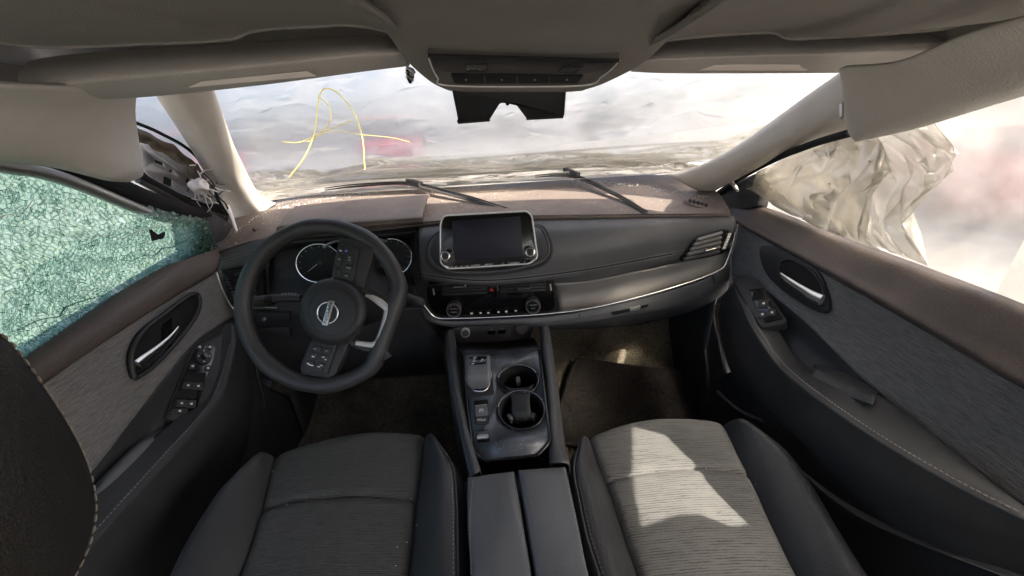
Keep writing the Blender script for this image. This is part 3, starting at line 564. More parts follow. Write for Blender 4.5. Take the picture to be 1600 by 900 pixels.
# glove box and lower centre
U0 = [(660, 482, .915), (690, 501, .912), (780, 499, .912), (870, 493, .917), (960, 476, .928), (1060, 451, .95), (1117, 430, .966), (1142, 405, .975)]
U1 = [(664, 498, .92), (696, 508, .91), (780, 506, .91), (868, 504, .912), (960, 489, .925), (1060, 466, .948), (1117, 447, .966), (1141, 425, .98)]
U2 = [(680, 506, .94), (705, 510, .925), (780, 507, .925), (862, 510, .925), (960, 499, .94), (1060, 480, .965), (1115, 462, .985), (1138, 445, 1.0)]
U3 = [(690, 508, 1.02), (712, 511, 1.0), (780, 508, 1.0), (858, 513, 1.0), (960, 507, 1.02), (1060, 490, 1.05), (1112, 474, 1.07), (1136, 458, 1.08)]
U4 = [(690, 508, 1.3), (712, 511, 1.3), (780, 508, 1.3), (858, 514, 1.3), (960, 512, 1.3), (1060, 494, 1.3), (1112, 480, 1.3), (1136, 470, 1.3)]
gb = loft('glove_box', [[G(*p) for p in r] for r in (U0, U1, U2, U3, U4)], M_blk, db, 60, 30, .004)
tube('panel_gap', [G(1113, 427, .962), G(1116, 440, .962), G(1116, 455, .976)], .0012, M_void, gb, 5)
tube('panel_gap', [G(905, 491, .9155), G(907, 500, .918)], .0012, M_void, gb, 5)
pg = PL(G(960, 483, .924), G(1030, 468, .94), G(960, 494, .93))
hn = plate('latch', pg, rnd([(955, 489), (1014, 476), (1012, 480), (957, 493)], 2), .005, .008, M_void, gb)
plate('latch_lever', pg, rnd([(984, 483), (1002, 479), (1000, 484), (985, 487)], 2), .008, .006, M_sil, hn)
# passenger end vent
pv = PL(G(1070, 402, .955), G(1135, 368, .97), G(1090, 372, .955))
vt = plate('air_vent', pv, rnd([(1064, 409), (1088, 376), (1134, 360), (1143, 362), (1132, 396), (1098, 404)], 4), .006, .012, M_void, db)
for k in range(5):
    f = k / 4; a = (1089 - 20 * f, 375 + 30 * f); b = (1127 - 4 * f, 364 + 29 * f)
    A, B = pv.p(*a, .012), pv.p(*b, .012); ax = (B - A) / 2
    box('slat', (A + B) / 2, ax, V((0, .004, .0022)), V((0, -.005, .004)), M_shelf if k < 4 else M_blk, vt)
tube('vent_tab', pv.l([(1099, 388), (1103, 392), (1118, 388), (1119, 383)], .024), .0022, M_chr, vt, 6)
for k in range(6): box('thumbwheel_rib', pv.p(1139 - k * 1.6, 366 + k * 4.2, .012), V((.005, .001, .001)), V((0, .001, .002)), V((0, -.003, 0)), M_sil, vt)

# touchscreen: surround groove, housing, display, knobs, buttons
ps = PL(G(690, 421, .838), G(838, 408, .840), G(690, 340, .872))
pr_ = PL(G(690, 421, .868), G(838, 408, .872), G(690, 340, .905))
loop = c2([(690, 361), (676, 371), (668, 388), (668, 405), (676, 418), (694, 427), (740, 429), (790, 426), (834, 418), (852, 410), (861, 396), (860, 378), (853, 361), (846, 354), (836, 351)], 60, False)
tube('surround_groove', pr_.l(loop, .008), .0042, M_blkp, db, 8)
tube('surround_lip', pr_.l([(x + (4 if x < 760 else -4) * min(1, abs(x - 762) / 60), y - 3.5 * max(0, min(1, (y - 385) / 30))) for x, y in loop], .010), .0034, M_blk, db, 8)
out = rnd([(688, 350), (693, 337), (823, 330), (831, 337), (840, 402), (828, 412), (700, 421), (688, 411)], 7)
scn = plate('touchscreen', ps, out, .0, .03, M_gloss, db, .003)
tube('silver_edge', ps.l(rnd([(700, 420), (688, 411), (688, 350), (693, 337), (823, 330), (831, 337), (840, 402), (828, 412)], 6), .0008), .0019, mat('bright_silver_edge', (.80, .80, .78), .35, metal=.1, var=.03), scn, 8, closed=True)
for q in ([(690, 413), (701, 416), (703, 420.5), (700, 421.5)], [(828, 408), (840, 401.5), (839, 405), (828, 412.5)]): plate('silver_corner', ps, q, .0022, .004, M_chr, scn, .0005)
plate('display', ps, rnd([(706, 345), (813, 338), (817, 400), (710, 406)], 2), .0012, .002, M_disp, scn, .0002)
for (x, y) in ((695.5, 400), (828.5, 393.5)):
    kn = plate('knob', ps, ell(x, y, 8, 8, 24), .014, .014, M_chr, scn, .002)
    plate('knob_face', ps, ell(x, y + .6, 5.6, 5.6, 20), .0155, .003, M_blkp, kn, .001)
text('print', 'VOL', ps, 695.5, 389.5, 2.6, M_dim, scn, .0006); text('print', 'PUSH', ps, 697, 410, 2.2, M_dim, scn, .0006)
text('print', 'TUNE-SCROLL', ps, 827, 382.5, 2.2, M_dim, scn, .0006, 4); text('print', 'PUSH-SOUND', ps, 829, 404, 2.0, M_dim, scn, .0006, 4)
for s_, x in (('I<  >I', 709), ('<<', 721), ('>>', 730), ('AUDIO', 743), ('MENU', 764), ('C', 786), ('CAMERA', 803), ('*', 820)):
    text('button_print', s_, ps, x, 417.2 - (x - 709) * .063, 3.2, M_white, scn, .0006, 4)
for x in (715.5, 725.5, 735, 752.5, 776.5, 793.5, 813): tube('button_gap', [ps.p(x, 411.5 - (x - 709) * .063, .0004), ps.p(x, 419.5 - (x - 709) * .063, .0004)], .0004, M_blkp, scn, 4)

# centre vents + climate panel
pp = PL(G(680, 445, .897), G(860, 437, .899), G(700, 490, .905))
cp_ = plate('climate_panel', pp, rnd([(667, 444), (864, 436), (868, 478), (861, 487), (690, 496), (680, 493), (668, 474)], 5), .0, .03, M_gloss, db, .002)
for (x0, x1, y0) in ((690, 762, 447), (780, 854, 443)):
    va = plate('vent_opening', pp, rnd([(x0, y0), (x1, y0 - 3), (x1, y0 + 13), (x0, y0 + 16)], 2), .0015, .004, M_void, cp_)
    for k in range(3):
        A, B = pp.p(x0 + 2, y0 + 3.5 + k * 4.5, .005), pp.p(x1 - 2, y0 + .5 + k * 4.5, .005)
        box('slat', (A + B) / 2, (B - A) / 2, V((0, .001, .0016)), V((0, -.003, .0005)), M_blkp, va)
tube('vent_tab', pp.l([(708, 449), (727, 448)], .012), .0013, M_sil, cp_, 6); plate('vent_tab', pp, ell(727, 448, 1.8, 2.2, 10), .014, .005, M_chr, cp_)
tube('vent_tab', pp.l([(809, 448.5), (810, 452), (828, 450.5), (830, 445)], .013), .0019, M_chr, cp_, 6)
tube('vent_divider', pp.l([(777, 443), (778, 455)], .006), .0012, M_sil, cp_, 6)
for (x, y) in ((677, 452), (860, 445)):
    for k in range(4): box('thumbwheel_rib', pp.p(x + k * .4, y + k * 2.6, .003), V((.0018, 0, 0)), V((0, .0002, .0009)), V((0, -.002, 0)), M_sil, cp_)
plate('hazard_button', pp, [(768, 449), (771.5, 455), (764.5, 455)], .002, .002, M_red, cp_, .0002)
for (x, y, a, b) in ((709, 485, 'AUTO', 'DUAL'), (833, 479, 'AUTO', 'A/C')):
    kn = plate('climate_knob', pp, ell(x, y, 11.5, 11, 28), .016, .016, M_blkp, cp_, .003)
    tube('knob_ring', pp.l(ell(x, y, 11, 10.5, 28), .0145), .0011, M_sil, kn, 6, closed=True)
    plate('knob_face', pp, ell(x, y + .5, 8, 7.6, 24), .0175, .003, M_gloss, kn, .0005)
    text('print', a, pp, x, y - 2, 2.4, M_dim, kn, .0185); text('print', b, pp, x, y + 3, 2.4, M_dim, kn, .0185)
    tube('red_mark', pp.l(ell(x, y, 9.3, 8.9, 8, -50, 0), .0172), .0006, M_red, kn, 4)
for k, (x, y) in enumerate(((737, 490), (751, 489.3), (763, 488.8), (779, 487.8), (791, 487), (806, 486))):
    plate('climate_button', pp, rnd([(x - 5, y - 4), (x + 5, y - 4.5), (x + 5, y + 2.5), (x - 5, y + 3)], 1), .002, .003, M_gloss, cp_, .0003)
    plate('button_print', pp, (ell(x, y, 2, 1.5, 8) if k % 2 else rnd([(x - 2.4, y - 1), (x + 2.4, y - 1.4), (x + 1.6, y + 1.4), (x - 1.6, y + 1.6)], .6)), .0026, .001, M_white, cp_, .0001)
# lower switch strip with start button, usb ports and socket
pt = PL(G(712, 515, .932), G(832, 508, .932), G(720, 540, .945))
st = plate('switch_strip', pt, rnd([(706, 512), (836, 505), (828, 530), (714, 537)], 3), .0, .03, M_strip, db, .002)
bt_ = plate('start_button', pt, ell(727, 521, 7.4, 7.2, 26), .006, .006, M_fork, st, .001)
plate('button_face', pt, ell(727, 521, 5.3, 5.1, 22), .0068, .003, M_gloss, bt_, .0005)
for k, s_ in enumerate(('ENGINE', 'START', 'STOP')): text('print', s_, pt, 727, 518.3 + k * 2.7, 1.7, M_dim, bt_, .0074)
plate('strip_face', pt, rnd([(745, 511), (798, 508), (798, 529), (746, 532)], 2), .0015, .003, M_strip, st, .0005)
for x in (768, 784):
    u_ = plate('usb_port', pt, rnd([(x - 6, 518 - (x - 768) * .06), (x + 6, 517.3 - (x - 768) * .06), (x + 6, 522 - (x - 768) * .06), (x - 6, 522.8 - (x - 768) * .06)], 1), .003, .004, M_gloss, st, .0003)
    text('print', 'USB', pt, x, 514.5 - (x - 768) * .06, 2, M_dim, u_, .002)
sk = plate('socket_cover', pt, ell(815, 514, 10, 9.5, 28), .006, .006, M_house, st, .002)
tube('cover_ridge', pt.l(ell(815, 514, 7, 6.6, 24), .0062), .0008, M_blk, sk, 5, closed=True)

# defroster grilles at both ends of the top
for (lst, nm) in (((388, 361, 430, 347), 'l'), ((1070, 311, 1112, 322), 'r')):
    x0, y0, x1, y1 = lst; zz = .852 if nm == 'r' else .835
    c = [(x0, y0), ((x0 + x1) / 2, (y0 + y1) / 2 - 6), (x1, y1), ((x0 + x1) / 2, (y0 + y1) / 2 + 6)]
    pd = PL(GZ(x0, y0, zz), GZ(x1, y1, zz), GZ((x0 + x1) / 2, (y0 + y1) / 2 - 6, zz))
    pd = PL(G(x0, y0, 1.09), G(x1, y1, 1.075), G((x0 + x1) / 2, (y0 + y1) / 2 - 8, 1.13)) if nm == 'r' else PL(G(x0, y0, 1.06), G(x1, y1, 1.09), G((x0 + x1) / 2, (y0 + y1) / 2 - 8, 1.11))
    gr = plate('defroster_grille', pd, c2(c, 24), .006, .01, M_brown, db, .002)
    for k in range(5):
        f = .2 + k * .15; x = x0 + (x1 - x0) * f; y = y0 + (y1 - y0) * f
        plate('slot', pd, rnd([(x - 3.2, y - 1.5), (x + 1.2, y - 3), (x + 3.4, y + 2), (x - 1, y + 3)], 1), .0075, .003, M_void, gr, .0003)

# glass crumbs and dust lying on the dash top
bpy.context.view_layer.update()
tm = top.data; bvh = BVHTree.FromPolygons([v.co for v in tm.vertices], [tuple(p.vertices) for p in tm.polygons])
vs_, fs = [], []
M_crumb = mat('glass_crumbs', (.75, .80, .78), .25, var=.2)
for k in range(2400):
    x = random.uniform(-.74, .66); y = random.uniform(.96, 1.4)
    if random.random() < .55: x = random.gauss(-.02, .07) if random.random() < .5 else random.gauss(-.62, .07)
    if k > 1500: x = random.uniform(-.7, .66); y = 1.40 - .33 * (abs(x) / .7) ** 2.4 - abs(random.gauss(0, .018))
    h = bvh.ray_cast(V((x, y, 1.2)), V((0, 0, -1)))
    if h[0] is None: continue
    s = random.uniform(.0005, .0016) * (1.7 if k > 1500 else 1) * (1.8 if random.random() < .06 else 1); c = h[0] + V((0, 0, s * .6)); b0 = len(vs_)
    q = [V((random.gauss(0, 1), random.gauss(0, 1), random.gauss(0, .6))).normalized() * s for _ in range(4)]
    vs_ += [c + e for e in q]; fs += [(b0, b0 + 1, b0 + 2), (b0, b0 + 1, b0 + 3), (b0, b0 + 2, b0 + 3), (b0 + 1, b0 + 2, b0 + 3)]
o = mk('glass_crumbs', vs_, fs, M_crumb, None, smooth=False); tagit(o, 'tiny glass crumbs scattered over the brown dashboard top', 'glass crumbs', kind='stuff')

# ------------------------------------------------------------------ wipers resting inside over the dash top
def wiper(label, arm, blade, hinge, Y):
    t = thing('wiper_arm', G(*hinge, Y(hinge)), label, 'wiper', 'wipers over the dashboard')
    A = [G(x, y, Y((x, y))) for x, y in arm]; B = [G(x, y, Y((x, y)) + .004) for x, y in blade]
    tube('arm', A, [.008, .0095, .0095, .007, .0055], M_rub, t, 8, 40, flat=V((0, 0, 1)))
    tube('blade', B, [.004, .0075, .008, .0075, .004], M_rub, t, 8, 50, flat=V((0, 0, 1)))
    tube('blade_spine', [p + V((0, -.004, .007)) for p in B], [.0016, .003, .003, .0016], M_blkp, t, 6, 50)
    c = G(*hinge, Y(hinge)); d = (A[2] - A[1]).normalized()
    box('hinge', c + V((0, 0, .008)), d * .03, d.cross(V((0, 0, 1))) * .009, V((0, 0, .007)), M_blkp, t, .003)
wiper('black wiper reaching from the driver side to behind the touchscreen', [(638, 287), (662, 293), (700, 303), (750, 317), (800, 331)], [(508, 297), (560, 291), (640, 288), (720, 306), (798, 330)], (648, 289), lambda q: 1.29 - .24 * max(0, (q[0] - 640) / 160) - (.02 if q[0] < 560 else 0))
wiper('black wiper lying above the passenger dashboard, tip near the grille', [(885, 271), (905, 277), (935, 288), (972, 308), (1008, 331)], [(836, 277), (870, 275), (905, 279), (960, 304), (1010, 334)], (893, 273), lambda q: 1.29 - .32 * max(0, (q[1] - 274) / 60))

# ------------------------------------------------------------------ steering column and wheel
col_ = thing('steering_column', V((-.31, .85, .68)), 'black steering column shroud with stalks behind the wheel', 'steering column')
tube('shroud', [V((-.315, .735, .715)), V((-.31, .79, .70)), V((-.31, .87, .67)), V((-.31, .98, .63))], [.055, .062, .068, .075], M_blkp, col_, 20, 16)
for pts, nm in (([(470, 466, .79), (440, 466, .785), (430, 467, .783), (415, 469, .78), (398, 470, .777), (394, 470, .777)], 'L'), ([(610, 452, .80), (640, 465, .79), (652, 470, .788), (660, 473, .787), (663, 474, .786)], 'R')):
    s_ = tube('stalk', [G(*p) for p in pts], [.009, .0085, .0105, .0115, .0105, .006] if nm == 'L' else [.008, .008, .011, .010, .006], M_blkp, col_, 14, 24)
    if nm == 'L':
        pl = PL(G(400, 470, .765), G(460, 466, .77), G(430, 450, .77))
        for k in range(5): plate('print', pl, rnd([(440 + k * 5, 458), (443 + k * 5, 457.8), (443 + k * 5, 460), (440 + k * 5, 460.2)], .5), 0, .0008, M_dim, s_, .0001)
        for k in range(3): tube('stalk_groove', [G(418 + k * 4, 469, .78), G(419.5 + k * 4, 469, .78)], .0120, M_void, s_, 14)
WC = V((-.328, .72, .735)); WU = V((0, .46, .887)).normalized(); WN = V((0, -WU.z, WU.y))
pw = PL(WC, WC + V((1, 0, 0)), WC + WU)
sw = thing('steering_wheel', WC, 'black leather steering wheel turned a quarter to the left', 'steering wheel')
def wpt(a, r, h=0): return WC + V((1, 0, 0)) * math.cos(a) * r + WU * math.sin(a) * r + pw.n * h
rp = []
for k in range(72):
    a = 2 * math.pi * k / 72; dg = math.degrees(a)
    d = abs((dg - 338 + 180) % 360 - 180)                     # flattened side, now at the lower right
    r_ = .1655
    if d < 38: r_ = min(r_, .1655 * math.cos(R(38)) / math.cos(R(d)) * .985 + .0165)
    rp.append(wpt(a, r_))
rr = []
for k in range(72):
    dg = k * 5; x = .0168
    for c0 in (75, 250, 338): 
        d = abs((dg - c0 + 180) % 360 - 180); x += .0022 * max(0, 1 - abs(d - 22) / 12)
    rr.append(x)
rim = tube('rim', rp, rr, M_lea, sw, 18, closed=True)
tube('rim_seam', [wpt(R(a), .1655 - .0167, .002) for a in range(95, 236, 4)], .0008, M_void, rim, 5)
# hub
hub = []
hc = (520, 487)
rings = [(52, .012), (53, .022), (52, .032), (49, .041), (44, .0455), (38, .047), (20, .049), (1, .0495)]
def hubrow(r_, h): return [pw.p(x, y, h) for x, y in ell(hc[0], hc[1], r_, r_ * .99, 48)] 
vs_, fs = [], []
for r_, h in rings: vs_ += hubrow(r_, h)
for j in range(len(rings) - 1):
    for i in range(48): fs.append((j * 48 + i, j * 48 + (i + 1) % 48, (j + 1) * 48 + (i + 1) % 48, (j + 1) * 48 + i))
bmx = mk('airbag_cover', vs_, [f[::-1] for f in fs], M_blkp, sw, 60)
tube('cover_seam', [pw.p(x, y, .0467) for x, y in ell(hc[0], hc[1], 37.5, 37, 48)], .0008, M_void, bmx, 5, closed=True)
em = tube('emblem', pw.l(ell(512, 489, 16, 16.5, 36), .052), .0019, M_chr, sw, 8, closed=True)
# bar of the emblem: runs lower-left to upper-right, lettering climbing along it
bar = [(502.5, 507.5), (511, 509), (522, 470.5), (513.5, 469)]
plate('emblem_bar', pw, rnd(bar, 1.5), .0545, .006, M_sil, em, .0008)
text('emblem_lettering', 'NISSAN', pw, 512.3, 489, 5.2, M_void, em, .0549, 75, .0003, 1.35)
# spokes
def spoke(name, pts, h, d, mt=M_blkp, par=sw, bev=.003): return plate(name, pw, pts, h, d, mt, par, bev)
spoke('spoke', rnd([(520, 440), (528, 376), (545, 371), (584, 385), (582, 400), (568, 452)], 6), .018, .022)
sp1 = spoke('switch_pad', rnd([(517, 434), (526, 385), (536, 380), (560, 388), (553, 436), (548, 441)], 4), .024, .008, M_blkp)
for q in ([(529, 388), (541, 390), (540, 397), (528, 395)], [(528, 398), (535, 400), (532, 416), (525, 414)], [(541, 400), (553, 404), (551, 412), (540, 410)], [(539, 413), (551, 415), (549, 425), (537, 423)], [(522, 418), (532, 420), (531, 432), (520, 430)], [(536, 426), (548, 428), (547, 437), (535, 436)]):
    spoke('switch', rnd(q, 1.5), .0265, .004, M_blkp, sp1, .0008)
plate('print', pw, ell(541, 392, 2.2, 2.2, 12), .0278, .0005, M_blue, sp1, .0001); plate('print', pw, rnd([(530, 390), (534, 391), (534, 393), (530, 392)], .5), .0278, .0005, M_white, sp1, .0001)
for (x, y) in ((546, 402), (546, 406), (543, 418), (546, 419), (541, 431), (530, 405)): plate('print', pw, rnd([(x - 2, y - 1), (x + 2, y - .6), (x + 1.6, y + 1), (x - 2, y + .6)], .4), .0278, .0005, M_dim, sp1, .0001)
spoke('spoke', rnd([(486, 530), (545, 535), (524, 586), (510, 592), (470, 584), (468, 572)], 6), .018, .022)
sp2 = spoke('switch_pad', rnd([(487, 532), (527, 538), (511, 586), (474, 580), (470, 574)], 4), .024, .008, M_blkp)
for q in ([(490, 540), (503, 542), (500, 549), (488, 547)], [(506, 543), (518, 545), (515, 553), (504, 551)], [(486, 550), (497, 552), (493, 561), (483, 559)], [(500, 553), (513, 556), (509, 566), (497, 563)], [(480, 563), (491, 565), (487, 576), (476, 573)], [(495, 566), (508, 569), (503, 580), (491, 577)]):
    spoke('switch', rnd(q, 1.5), .0265, .004, M_blkp, sp2, .0008)
for (x, y) in ((492, 545), (510, 548), (489, 557), (505, 558), (509, 562), (484, 570), (488, 571), (498, 573), (502, 571), (481, 568)): plate('print', pw, rnd([(x - 2.2, y - 1), (x + 2, y - .5), (x + 1.6, y + 1.2), (x - 2, y + .6)], .4), .0278, .0005, M_white if y > 556 else M_dim, sp2, .0001)
# third spoke: forked, with a satin frame
fk = tube('fork_trim', pw.l([(572, 460), (582, 464), (594, 472), (605, 481), (606, 490), (602, 508), (595, 528), (590, 536), (580, 539), (556, 536)], .012), [.005, .007, .0085, .009, .009, .009, .0085, .008, .006, .0045], M_fork, sw, 10, 60, flat=pw.n)
tube('fork_arm', pw.l([(560, 450), (580, 458), (600, 470), (622, 478)], .004), [.014, .011, .010, .012], M_blkp, sw, 12, 24)
tube('fork_arm', pw.l([(545, 530), (572, 545), (596, 545), (606, 560)], .002), [.012, .007, .007, .010], M_blkp, sw, 12, 24)
spoke('paddle', rnd([(575, 370), (590, 378), (592, 392), (576, 398)], 4), -.03, .008)

# ------------------------------------------------------------------ centre console
cc = thing('centre_console', V((.06, .5, .15)), 'black centre console with gear selector, cup holders and split armrest', 'centre console')
pq = PL(G(745, 718, .52), G(862, 700, .52), G(782, 546, .80))
outl = rnd([(722, 550), (842, 543), (860, 690), (840, 712), (757, 721), (739, 706)], 7)
holes = [ell(810, 594, 31, 23, 32), ell(815, 641, 36, 30, 36)]
# deck with real cup-holder openings
lo = [pq.l(outl)] + [pq.l(h) for h in holes]
A2 = [[V(((p - pq.o).dot(pq.ux), (p - pq.o).dot(pq.uy), 0)) for p in r] for r in lo]
allp = [p for r in lo for p in r]; bm = bmesh.new(); vv = [bm.verts.new(p) for p in allp]
for tri in tessellate_polygon(A2):
    try: bm.faces.new([vv[i] for i in tri])
    except ValueError: pass
frombm('deck', bm, M_con, cc).modifiers.new('thickness', 'SOLIDIFY').thickness = .004
tube('deck_edge', [p for p in pq.l(outl, -.001)], .0035, M_gloss, cc, 8, closed=True)
for (cx, cy_, rx, ry) in ((810, 594, 31, 23), (815, 641, 36, 30)):
    vs_, fs = [], []; k = 32; dn = pq.n * -1
    for sc_, d in ((1.0, .0), (.97, .004), (.90, .03), (.86, .06), (.05, .061)):
        c = pq.p(cx, cy_); vs_ += [c + (pq.p(x, y) - c) * sc_ + dn * d for x, y in ell(cx, cy_, rx, ry, k)]
    for j in range(4):
        for i in range(k): fs.append((j * k + i, j * k + (i + 1) % k, (j + 1) * k + (i + 1) % k, (j + 1) * k + i))
    cu = mk('cup_holder', vs_, fs, M_void, cc, 50)
    tube('rim_ring', pq.l(ell(cx, cy_, rx, ry, 40), .002), .0028, M_gloss, cu, 8, closed=True)
    tube('rim_arc', pq.l(ell(cx, cy_, rx + 1, ry + 1, 20, 190, 330), .004), .0012, M_sil, cu, 6)  # thin silver trim arc along the far rim
# divider between the cups
loft('cup_divider', [[pq.p(788, 602, .001), pq.p(800, 606, .003), pq.p(822, 605, .003), pq.p(834, 600, .001)], [pq.p(799, 622, .002), pq.p(806, 622, .004), pq.p(820, 621, .004), pq.p(828, 619, .002)], [pq.p(799, 640, -.004), pq.p(806, 640, -.002), pq.p(822, 639, -.002), pq.p(829, 637, -.004)], [pq.p(802, 660, -.02), pq.p(808, 661, -.018), pq.p(826, 659, -.018), pq.p(832, 656, -.02)]], M_blkp, cc, 12, 16, .006)
for q in ([(806, 588), (812, 587.5), (812, 597), (806, 597.5)], [(791, 648), (797, 644), (802, 653), (797, 657)], [(832, 643), (838, 647), (834, 655), (829, 651)], [(809, 648), (820, 647), (820, 657), (810, 658)]):
    plate('grip_tab', pq, rnd(q, 1.5), -.012, .014, M_armr if q[0][0] != 809 else M_void, cc, .002)
# selector
plate('selector_plate', pq, rnd([(727, 574), (768, 571), (772, 616), (728, 621)], 3), .003, .006, M_blkp, cc, .001)
gs = tube('gear_selector', [pq.p(747, 602, .0), pq.p(747, 592, .03)], [.014, .012], M_void, cc, 12)
tube('satin_frame', pq.l([(730, 584), (734, 596), (739, 608), (746, 611), (757, 610), (763, 604), (766, 592), (767, 582)], .016), .0028, M_chr, gs, 8, 40)
kr = []
for (x0, y0, x1, y1, h) in ((731, 568, 765, 566, .075), (728, 573, 768, 570, .070), (727, 580, 768, 578, .062), (730, 594, 766, 592, .05), (733, 603, 763, 602, .038)):
    pass
def rb(cx, cy_, hx, hy, h, r_): return pq.l(rnd([(cx - hx, cy_ - hy), (cx + hx, cy_ - hy - 1), (cx + hx, cy_ + hy - 1), (cx - hx, cy_ + hy)], r_, 5), h)
vs_, fs = [], []; secs = [rb(748, 603, 12, 5, .026, 4), rb(748, 594, 17, 11, .036, 6), rb(747, 583, 20, 17, .050, 7), rb(746.5, 572, 20, 17, .062, 7), rb(746.5, 569, 18, 14, .068, 6), rb(746.5, 568, 13, 9, .069, 4)]
k = len(secs[0])
for s_ in secs: vs_ += s_
for j in range(len(secs) - 1):
    for i in range(k): fs.append((j * k + i, j * k + (i + 1) % k, (j + 1) * k + (i + 1) % k, (j + 1) * k + i))
fs.append(tuple(range((len(secs) - 1) * k, len(secs) * k)))
kn = mk('knob', vs_, fs, M_knob, gs, 70)
plate('button_pad', pq, rnd([(733, 558), (761, 556), (760, 568), (734, 570)], 2.5), .0705, .004, M_gloss, kn, .0006)
text('print', 'P', pq, 753, 563, 4, M_white, kn, .0712); text('print', 'R N D', pq, 741, 563, 3.2, M_white, kn, .0712, 90)
# park-brake, auto-hold and drive-mode switches
sb = plate('switch_well', pq, rnd([(740, 626), (762, 624), (764, 660), (742, 663)], 2), .002, .004, M_void, cc, .0004)
plate('park_brake_switch', pq, rnd([(741.5, 634), (761.5, 632), (762.5, 648), (742.5, 650)], 2), .007, .007, M_armr, cc, .001)
plate('hold_switch', pq, rnd([(742, 651), (762.5, 649), (763, 660), (743, 662)], 2), .005, .005, M_blkp, cc, .001)
text('print', '(P)', pq, 752, 641, 4, M_white, cc, .0075); text('print', 'HOLD', pq, 752.5, 656, 3, M_white, cc, .0055)
tube('switch_edge', pq.l([(742, 634), (761, 632)], .008), .001, M_sil, cc, 6)
plate('mode_switch_frame', pq, rnd([(743, 673), (763, 671), (765, 689), (745, 691)], 3), .002, .004, M_gloss, cc, .0006)
tube('mode_switch', pq.l([(746, 683), (763, 681.5)], .004), .0048, M_sil, cc, 10)
# open tray ahead of the selector
loft('tray', [[pq.p(722, 552, -.002), pq.p(780, 549, -.002), pq.p(842, 545, -.002)], [G(718, 545, .84), G(780, 548, .84), G(842, 540, .84)], [G(716, 541, .93), G(780, 543, .93), G(838, 534, .93)], [G(714, 534, .97), G(780, 534, .97), G(834, 528, .97)]], M_blkp, cc, 16, 16, .004)
tube('tray_lip', [G(730, 547, .83), G(800, 553, .80), G(826, 549, .81), G(829, 541, .86)], .003, M_blk, cc, 8, 30)
# padded side rails running down from the dash
for pin, pout, nm in (([(709, 516, .93), (716, 560, .82), (724, 620, .685), (735, 680, .575), (752, 738, .48)], [(696, 516, .93), (700, 560, .82), (710, 620, .685), (724, 690, .56), (737, 745, .475)], -1), ([(845, 508, .93), (849, 560, .80), (855, 620, .675), (860, 680, .56), (862, 727, .485)], [(855, 508, .93), (862, 560, .80), (870, 620, .675), (878, 690, .55), (886, 726, .48)], 1)):
    I, O_ = [G(*p) for p in pin], [G(*p) for p in pout]
    mid = [(a + b) / 2 + V((0, -.003, .008)) for a, b in zip(I, O_)]
    loft('side_rail', [[p + V((nm * -.002 * 0, 0, -.03)) for p in I], I, mid, O_, [p + V((nm * .004, 0, -.02)) for p in O_], [p + V((nm * .010, 0, -.16)) for p in O_], [V((p.x + nm * .012, p.y, .08)) for p in O_]], M_blk, cc, 30, 30, .003)
# split armrest
for q, nm in (([(729, 743), (766, 737), (803, 733), (818, 820), (831, 905), (836, 1010), (700, 1030), (732, 905), (729, 820)], 0), ([(808, 731), (846, 728), (884, 726), (902, 810), (922, 902), (960, 1010), (842, 1010), (836, 905), (823, 820)], 1)):
    pa = PL(G(730, 740, .47), G(885, 725, .47), G(830, 899, .30))
    pts = pa.l(c2([q[0], q[1], q[2]], 6, False) + c2([q[2], q[3], q[4], q[5]], 12, False)[1:] + c2([q[6], q[7], q[8], q[0]], 12, False)[:-1] if nm == 0 else c2([q[0], q[1], q[2]], 6, False) + c2([q[2], q[3], q[4], q[5]], 12, False)[1:] + c2([q[6], q[7], q[8], q[0]], 12, False)[:-1])
    ld = prism('armrest_lid', pts, pa.n, .05, M_armr, cc, .010)
    ed = [(731, 905), (728, 820), (733, 748)] if nm == 0 else [(887, 733), (905, 815), (924, 902)]
    dashes('stitching', crv([pa.p(x + (6 if nm == 0 else -6), y, .0008) for x, y in ed], 40), .004, .002, .0005, M_thr, ld)
prism('armrest_box', pa.l([(724, 752), (890, 738), (960, 1010), (700, 1030)], -.048), pa.n, .30, M_blkp, cc, .004)

